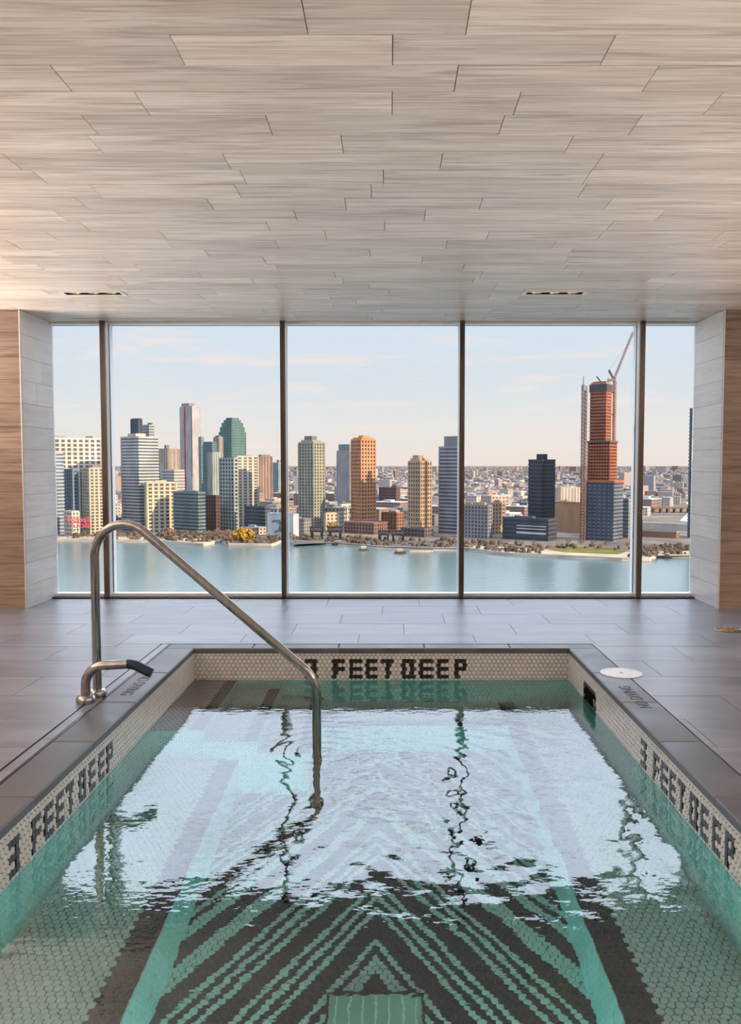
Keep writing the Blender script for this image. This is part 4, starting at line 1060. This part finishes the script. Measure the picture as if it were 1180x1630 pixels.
MB().bar(cpt(967, 589), cpt(998, 545), 0.12).bar(cpt(967, 589), cpt(966, 604), 0.15).build('pendant_cable', cm((0.4, 0.4, 0.4)), ecr)
MB().bar(cpt(966, 626), cpt(976, 624), 0.8).bar(cpt(970, 660), cpt(976, 660), 0.5).build('tie_beam', cm((0.3, 0.2, 0.2)), ecr)

# ---- dark river gantries
def gantry(u0, u1, v0, v1, D, label, words):
    e = empty('river_gantry', gnd((u0 + u1) / 2, D)); tag(e, label, 'gantry')
    w = (u1 - u0) / FPX * D / 2; h = z_at(v0, D) - ZG; mm = cm((0.035, 0.035, 0.045)); z0 = -2.4
    b = MB()
    for s_ in (-1, 1):
        for y_ in (-4, 4):
            b.bar((s_ * w * 0.8, y_, z0), (s_ * w * 0.72, y_, h * 0.62), 0.9)
            b.bar((s_ * w * 0.45, y_, z0), (s_ * w * 0.72, y_, h * 0.62), 0.6)
    b.build('legs_frame', mm, e)
    MB().box(-w, w, -4.5, 4.5, h * 0.58, h * 0.66).box(-w, w, -4, 4, h * 0.92, h).build('truss_chord', mm, e)
    MB().box(-w * 0.96, w * 0.96, -4.2, 4.2, h * 0.66, h * 0.92).build('sign_panel', cm((0.05, 0.05, 0.062)), e)
    if words:
        me = text_mesh(words, h * 0.30, cm((0.36, 0.28, 0.28)), 0.2)
        inst(me, 'sign_letters', e, (0, -4.6, h * 0.79), (PI / 2, 0, 0), (1.0, 1, 1))
gantry(493, 515, 838, 866, 1000, 'black float-bridge gantry on the shore below the green-glass tower, left one', 'LONG')
gantry(522, 545, 838, 866, 1000, 'black float-bridge gantry on the shore below the green-glass tower, right one', 'ISLAND')
gantry(602, 620, 844, 872, 960, 'black gantry lettered LONG at the foot of the lone tan tower', 'LONG')
gantry(623, 645, 844, 872, 960, 'black gantry lettered ISLAND at the foot of the lone tan tower', 'ISLAND')

# ---- boats and floating docks
def boat(u, v, ln, label, hullc, cabc, name='boat'):
    p = on_z(u, v, ZR); e = empty(name, p, 0.12); tag(e, label, 'boat')
    l2 = ln / 2 / FPX * p.y; wd = l2 * 0.34
    pts = [(-l2, -wd), (l2 * 0.6, -wd), (l2, 0), (l2 * 0.6, wd), (-l2, wd)]
    MB().add([(x * .93, y_ * .85, -0.3) for x, y_ in pts] + [(x, y_, 2.2) for x, y_ in pts], [tuple(reversed(range(5))), (5, 6, 7, 8, 9)] + [(i, (i + 1) % 5, 5 + (i + 1) % 5, 5 + i) for i in range(5)]).build('hull', cm(hullc), e)
    MB().box(-l2 * .55, l2 * .3, -wd * .6, wd * .6, 2.2, 4.6).build('cabin', cm(cabc), e)
    MB().box(-l2 * .6, l2 * .34, -wd * .66, wd * .66, 4.6, 5.0).build('cabin_roof', cm((0.7, 0.62, 0.5)), e)
boat(580, 876.5, 18, 'small cream boat moored left of the centre bay docks', (0.12, 0.12, 0.13), (0.62, 0.52, 0.36))
boat(638, 881, 20, 'larger boat with tan roof moored in front of the lone tan tower', (0.10, 0.10, 0.11), (0.62, 0.50, 0.36))
boat(540, 868, 24, 'dark barge moored by the left gantries', (0.05, 0.05, 0.06), (0.08, 0.08, 0.09))
boat(1063, 889, 16, 'dark workboat moored by the right shore', (0.05, 0.05, 0.06), (0.12, 0.11, 0.11))
for (u0, u1, v, lab, c) in ((652, 690, 879, 'tan floating dock below the lone tan tower', (0.55, 0.44, 0.34)), (1012, 1040, 891, 'stone dock jutting out at the right shore', (0.5, 0.45, 0.4))):
    p = on_z((u0 + u1) / 2, v, ZR); w = (u1 - u0) / 2 / FPX * p.y
    d = empty('floating_dock', p); tag(d, lab, 'dock')
    MB().bbox(-w, w, -5, 5, -0.5, 1.3, 0.2).build('deck', cm(c), d)
    for k in (-0.9, -0.3, 0.3, 0.9): MB().lathe([(0.35, -1), (0.35, 3.4), (0.1, 3.8)], (k * w, 5.3, 0), 8).build('pile', cm((0.2, 0.16, 0.13)), d)

# ---- creek bridge
pb = on_z(1085, 816, ZG); be = empty('road_bridge', (pb.x, pb.y, ZG)); tag(be, 'low brown road bridge over the creek at the right', 'bridge')
sb = pb.y / FPX
MB().box(-48 * sb, 48 * sb, -6, 6, 7.5, 11).build('bridge_deck', cm((0.30, 0.21, 0.17)), be)
for k in range(-4, 5): MB().box(k * 11 * sb - 1.5, k * 11 * sb + 1.5, -5, 5, 0, 7.5).build('pier', cm((0.26, 0.19, 0.16)), be)

# ---- trees on the shore
def tree(u, v, wpx, hpx, label, c0, c1, seed, group=None, dens=260, rise=0.34):
    p = on_z(u, v, ZG); k = p.y / FPX; w, h = wpx * k / 2, hpx * k
    e = empty('tree', (p.x, p.y, ZG)); tag(e, label, 'tree', group)
    FOOT.append((p.x, p.y, w * 1.1))
    r = random.Random(seed); b = MB()
    for i in range(dens):
        while True:
            q = Vector((r.uniform(-1, 1), r.uniform(-1, 1), r.uniform(-1, 1)))
            if 0.25 < q.length < 1: break
        q.length = q.length ** 0.5
        c = Vector((q.x * w * r.uniform(.85, 1.05), q.y * w * 0.8, h * rise + (q.z + 1) / 2 * h * (1 - rise)))
        s_ = w * r.uniform(0.09, 0.17)
        t4 = [Vector((r.gauss(0, 1), r.gauss(0, 1), r.gauss(0, 1))).normalized() * s_ for _ in range(6)]
        b.add([c + x for x in t4], [(0, 1, 2), (1, 2, 3), (2, 3, 4), (3, 4, 5), (0, 2, 4), (1, 3, 5)])
    b.build('crown', cm(c0), e)
    t = MB().tube([(0, 0, -0.3), (0, 0, h * 0.55)], [w * 0.09, w * 0.05], 7)
    for i in range(6):
        th = i * 1.05 + r.uniform(0, .5); t.tube([(0, 0, h * r.uniform(.25, .45)), (w * .6 * math.cos(th), w * .5 * math.sin(th), h * r.uniform(.55, .85))], [w * .04, w * .012], 5)
    t.build('trunk', cm((0.16, 0.11, 0.08)), e)
tree(388, 863, 38, 22, 'broad bright yellow autumn tree on the river bank', (0.72, 0.42, 0.07), None, 4, dens=420, rise=0.1)
bare = [(269, 858, 26, 17), (292, 857, 20, 14), (312, 857, 16, 13), (330, 857, 18, 13), (346, 856, 17, 14), (363, 855, 14, 12), (256, 857, 12, 11)]
for i, a in enumerate(bare):
    tree(*a, '%s bare russet-brown tree in the row along the left promenade' % ['second', 'third', 'fourth', 'fifth', 'sixth', 'seventh', 'leftmost'][i], (0.36, 0.24, 0.19), None, 20 + i, 'bare trees on the left promenade', 200, 0.1)
tree(531, 848, 22, 18, 'golden-brown tree between the gantries and the orange tower', (0.50, 0.34, 0.12), None, 60, dens=200, rise=0.12)
for i, (u, v) in enumerate([(905, 866), (925, 867), (944, 866), (965, 868), (1000, 870), (850, 868), (830, 869), (803, 871), (1060, 876), (1085, 875)]):
    tree(u, v, 11, 9, 'small bare tree %s on the right shore' % ['left of the lawn', 'at the left end of the lawn', 'on the lawn below the construction tower', 'on the lawn right of the hoist', 'at the right end of the lawn', 'below the dark slate tower', 'below the low dark block', 'below the tan brick block', 'before the brown warehouse', 'at the right end by the pier'][i], (0.25, 0.19, 0.14), None, 80 + i, 'bare trees on the right shore', 70, 0.15)

# ---- low-rise district behind: the nearest are single buildings, the far ones one mass of roofs
LRN = ['beige', 'brick-red', 'taupe', 'pale grey', 'dark brown', 'slate grey', 'tan', 'white']
LR = [cm(c) for c in ((0.60, 0.54, 0.48), (0.42, 0.28, 0.22), (0.50, 0.44, 0.40), (0.70, 0.66, 0.62), (0.34, 0.24, 0.21), (0.30, 0.29, 0.31), (0.58, 0.42, 0.32), (0.78, 0.74, 0.70))]
M_win = gm((0.10, 0.10, 0.12)); M_roof = [cm(c) for c in ((0.45, 0.42, 0.40), (0.70, 0.67, 0.64), (0.24, 0.22, 0.22))]
r = random.Random(11)
protos = []
for k in range(10):
    a, b, h = r.uniform(18, 46), r.uniform(16, 36), r.uniform(9, 24)
    wm = MB().box(-a/2, a/2, -b/2, b/2, 0, h).mesh('wall', LR[k % len(LR)])
    rf = MB().box(-a/2 - .3, a/2 + .3, -b/2 - .3, b/2 + .3, h, h + 0.9).box(-a * .2, a * .05, -b * .2, b * .2, h + .9, h + r.uniform(3, 5)).mesh('roof', M_roof[k % 3])
    wi = MB(); nf = max(2, int(h / 4.2)); na = max(2, int(a / 5)); nb_ = max(2, int(b / 5))
    for f_ in range(nf):
        z = (f_ + 0.35) * h / nf
        for i in range(na): x = -a/2 + a * (i + .28) / na; wi.box(x, x + a / na * .45, -b/2 - .12, -b/2 + .1, z, z + h / nf * .45)
        for i in range(nb_): y_ = -b/2 + b * (i + .28) / nb_; wi.box(a/2 - .1, a/2 + .12, y_, y_ + b / nb_ * .45, z, z + h / nf * .45)
    protos.append((wm, rf, wi.mesh('windows', M_win), max(a, b)))
MARK = [(105, 'white slab block'), (145, 'checkered tower'), (215, 'pale banded tower'), (250, 'cream mid-rise'), (300, 'red-striped tower'), (360, 'green gridded tower'), (420, 'red-brown brick tower'),
        (494, 'green-glass and tan tower'), (578, 'orange-brick tower'), (625, 'red-brick mid-rise'), (669, 'lone tan tower'), (715, 'grey banded tower'), (760, 'grey mid-rise'), (793, 'tan brick block'),
        (866, 'dark slate tower'), (910, 'orange-tan brick block'), (962, 'construction tower'), (1050, 'brown warehouse')]
cnt = 0; tries = 0; placed = []
while cnt < 230 and tries < 6000:
    tries += 1
    D = 1060 + (r.random() ** 1.5) * 2100; u = r.uniform(60, 1125)
    if u > 1005 and D < 1350: continue
    if 1075 < u and 1320 < D < 2250: continue
    p = gnd(u, D); k = r.randrange(10); rad = protos[k][3] * 0.8
    if any((p.x - x) ** 2 + (p.y - y_) ** 2 < (rad + q) ** 2 for x, y_, q in FOOT) or any((p.x - x) ** 2 + (p.y - y_) ** 2 < (rad + q) ** 2 for x, y_, q in placed): continue
    placed.append((p.x, p.y, rad)); sc = r.uniform(0.85, 1.25)
    e = empty('low_rise_building', p, r.choice([-0.45, -0.55, -0.4, 0.9])); e.scale = (sc, sc, r.uniform(0.7, 1.35))
    near_ = min(MARK, key=lambda q: abs(q[0] - u)); side = 'left of' if u < near_[0] - 8 else 'right of' if u > near_[0] + 8 else 'behind'
    tag(e, '%s %s low-rise %s the %s, %s' % (['small', 'long', 'squat'][k % 3], LRN[k % len(LRN)], side, near_[1], 'just behind the shore' if D < 1300 else 'a few streets inland' if D < 1800 else 'far inland'), 'building', 'low-rise buildings beyond the waterfront')
    inst(protos[k][0], 'wall', e); inst(protos[k][1], 'roof', e); wo_ = inst(protos[k][2], 'windows', e); wo_['kind'] = 'stuff'
    cnt += 1

M_dist = mat('distant_roofs', (0.5, 0.45, 0.42), 0.9, 0.0, 0.0); t = M_dist.node_tree
g_ = t.nodes.new('ShaderNodeNewGeometry'); cr_ = t.nodes.new('ShaderNodeValToRGB')
ee = cr_.color_ramp.elements; ee[0].color = (0.10, 0.085, 0.09, 1); ee[1].color = (0.34, 0.31, 0.29, 1)
for p_, c_ in ((0.25, (0.17, 0.125, 0.11)), (0.5, (0.21, 0.19, 0.185)), (0.75, (0.145, 0.145, 0.165))): q = ee.new(p_); q.color = (*c_, 1)
t.links.new(g_.outputs['Random Per Island'], cr_.inputs[0]); t.links.new(cr_.outputs[0], t.nodes['Principled BSDF'].inputs['Base Color'])
b = MB()
for i in range(5200):
    D = 2200 + (r.random() ** 1.6) * 13000; u = r.uniform(20, 1160); p = gnd(u, D)
    if 1075 < u and D < 2300: continue
    w, d_, h = r.uniform(12, 45), r.uniform(12, 40), r.uniform(6, 20)
    if r.random() < 0.03: h = r.uniform(30, 70)
    if D > 7000: w *= 2; h *= 1.25
    al = r.choice((-0.5, -0.4, 0.6)); c_, s_ = math.cos(al), math.sin(al)
    n0 = len(b.v); b.box(-w/2, w/2, -d_/2, d_/2, 0, h)
    for j in range(n0, n0 + 8):
        x, y_, z = b.v[j]; b.v[j] = (p.x + x * c_ - y_ * s_, p.y + x * s_ + y_ * c_, ZG + z)
ob = b.build('distant_rooftops', M_dist, land, kind='stuff')
M_far = noisy('far_trees', (0.08, 0.075, 0.085), (0.13, 0.12, 0.12), (0.02, 0.02, 0.05), 0.95, spec=0.0)
b = MB()
for i in range(2600):
    D = 2000 + (r.random() ** 1.3) * 20000; p = gnd(r.uniform(20, 1160), D)
    if D < 2300 and p.x > 700: continue
    s_ = r.uniform(8, 20) * (1 + D / 6000); h = r.uniform(9, 17) * (1 + D / 16000)
    vs_ = [(p.x + s_ * math.cos(k * PI / 3) * r.uniform(.7, 1.1), p.y + s_ * math.sin(k * PI / 3), ZG) for k in range(6)] + [(p.x + s_ * .75 * math.cos(k * PI / 3 + .3), p.y + s_ * .75 * math.sin(k * PI / 3 + .3), ZG + h * r.uniform(.6, .9)) for k in range(6)] + [(p.x, p.y, ZG + h)]
    b.add(vs_, [(k, (k + 1) % 6, 6 + (k + 1) % 6, 6 + k) for k in range(6)] + [(6 + k, 6 + (k + 1) % 6, 12) for k in range(6)])
ob = b.build('distant_trees', M_far, land, kind='stuff')

# brown scrub along the water's edge
b = MB()
for i in range(700):
    k = r.randrange(1, n_ - 2); f_ = r.random(); q = sp_[k].lerp(sp_[k + 1], f_); d_ = 6 + (r.random() ** 1.5) * 90
    p = Vector((q.x * (1 + d_ / q.y), q.y + d_, ZG))
    if any((p.x - x) ** 2 + (p.y - y_) ** 2 < (q_ * 0.8) ** 2 for x, y_, q_ in FOOT): continue
    u_ = PX0 + FPX * p.x / p.y
    if 866 < u_ < 1002 and d_ < 60: continue
    s_ = r.uniform(1.5, 4.0); h = r.uniform(1.5, 5.5)
    vs_ = [(p.x + s_ * math.cos(j * PI / 3) * r.uniform(.7, 1.1), p.y + s_ * math.sin(j * PI / 3), ZG) for j in range(6)] + [(p.x + s_ * .8 * math.cos(j * PI / 3 + .3), p.y + s_ * .8 * math.sin(j * PI / 3 + .3), ZG + h * r.uniform(.5, .9)) for j in range(6)] + [(p.x, p.y, ZG + h)]
    b.add(vs_, [(j, (j + 1) % 6, 6 + (j + 1) % 6, 6 + j) for j in range(6)] + [(6 + j, 6 + (j + 1) % 6, 12) for j in range(6)])
b.build('shore_scrub', noisy('scrub', (0.035, 0.03, 0.026), (0.10, 0.07, 0.05), (0.05, 0.05, 0.05), 0.95, spec=0.0), land, kind='stuff')
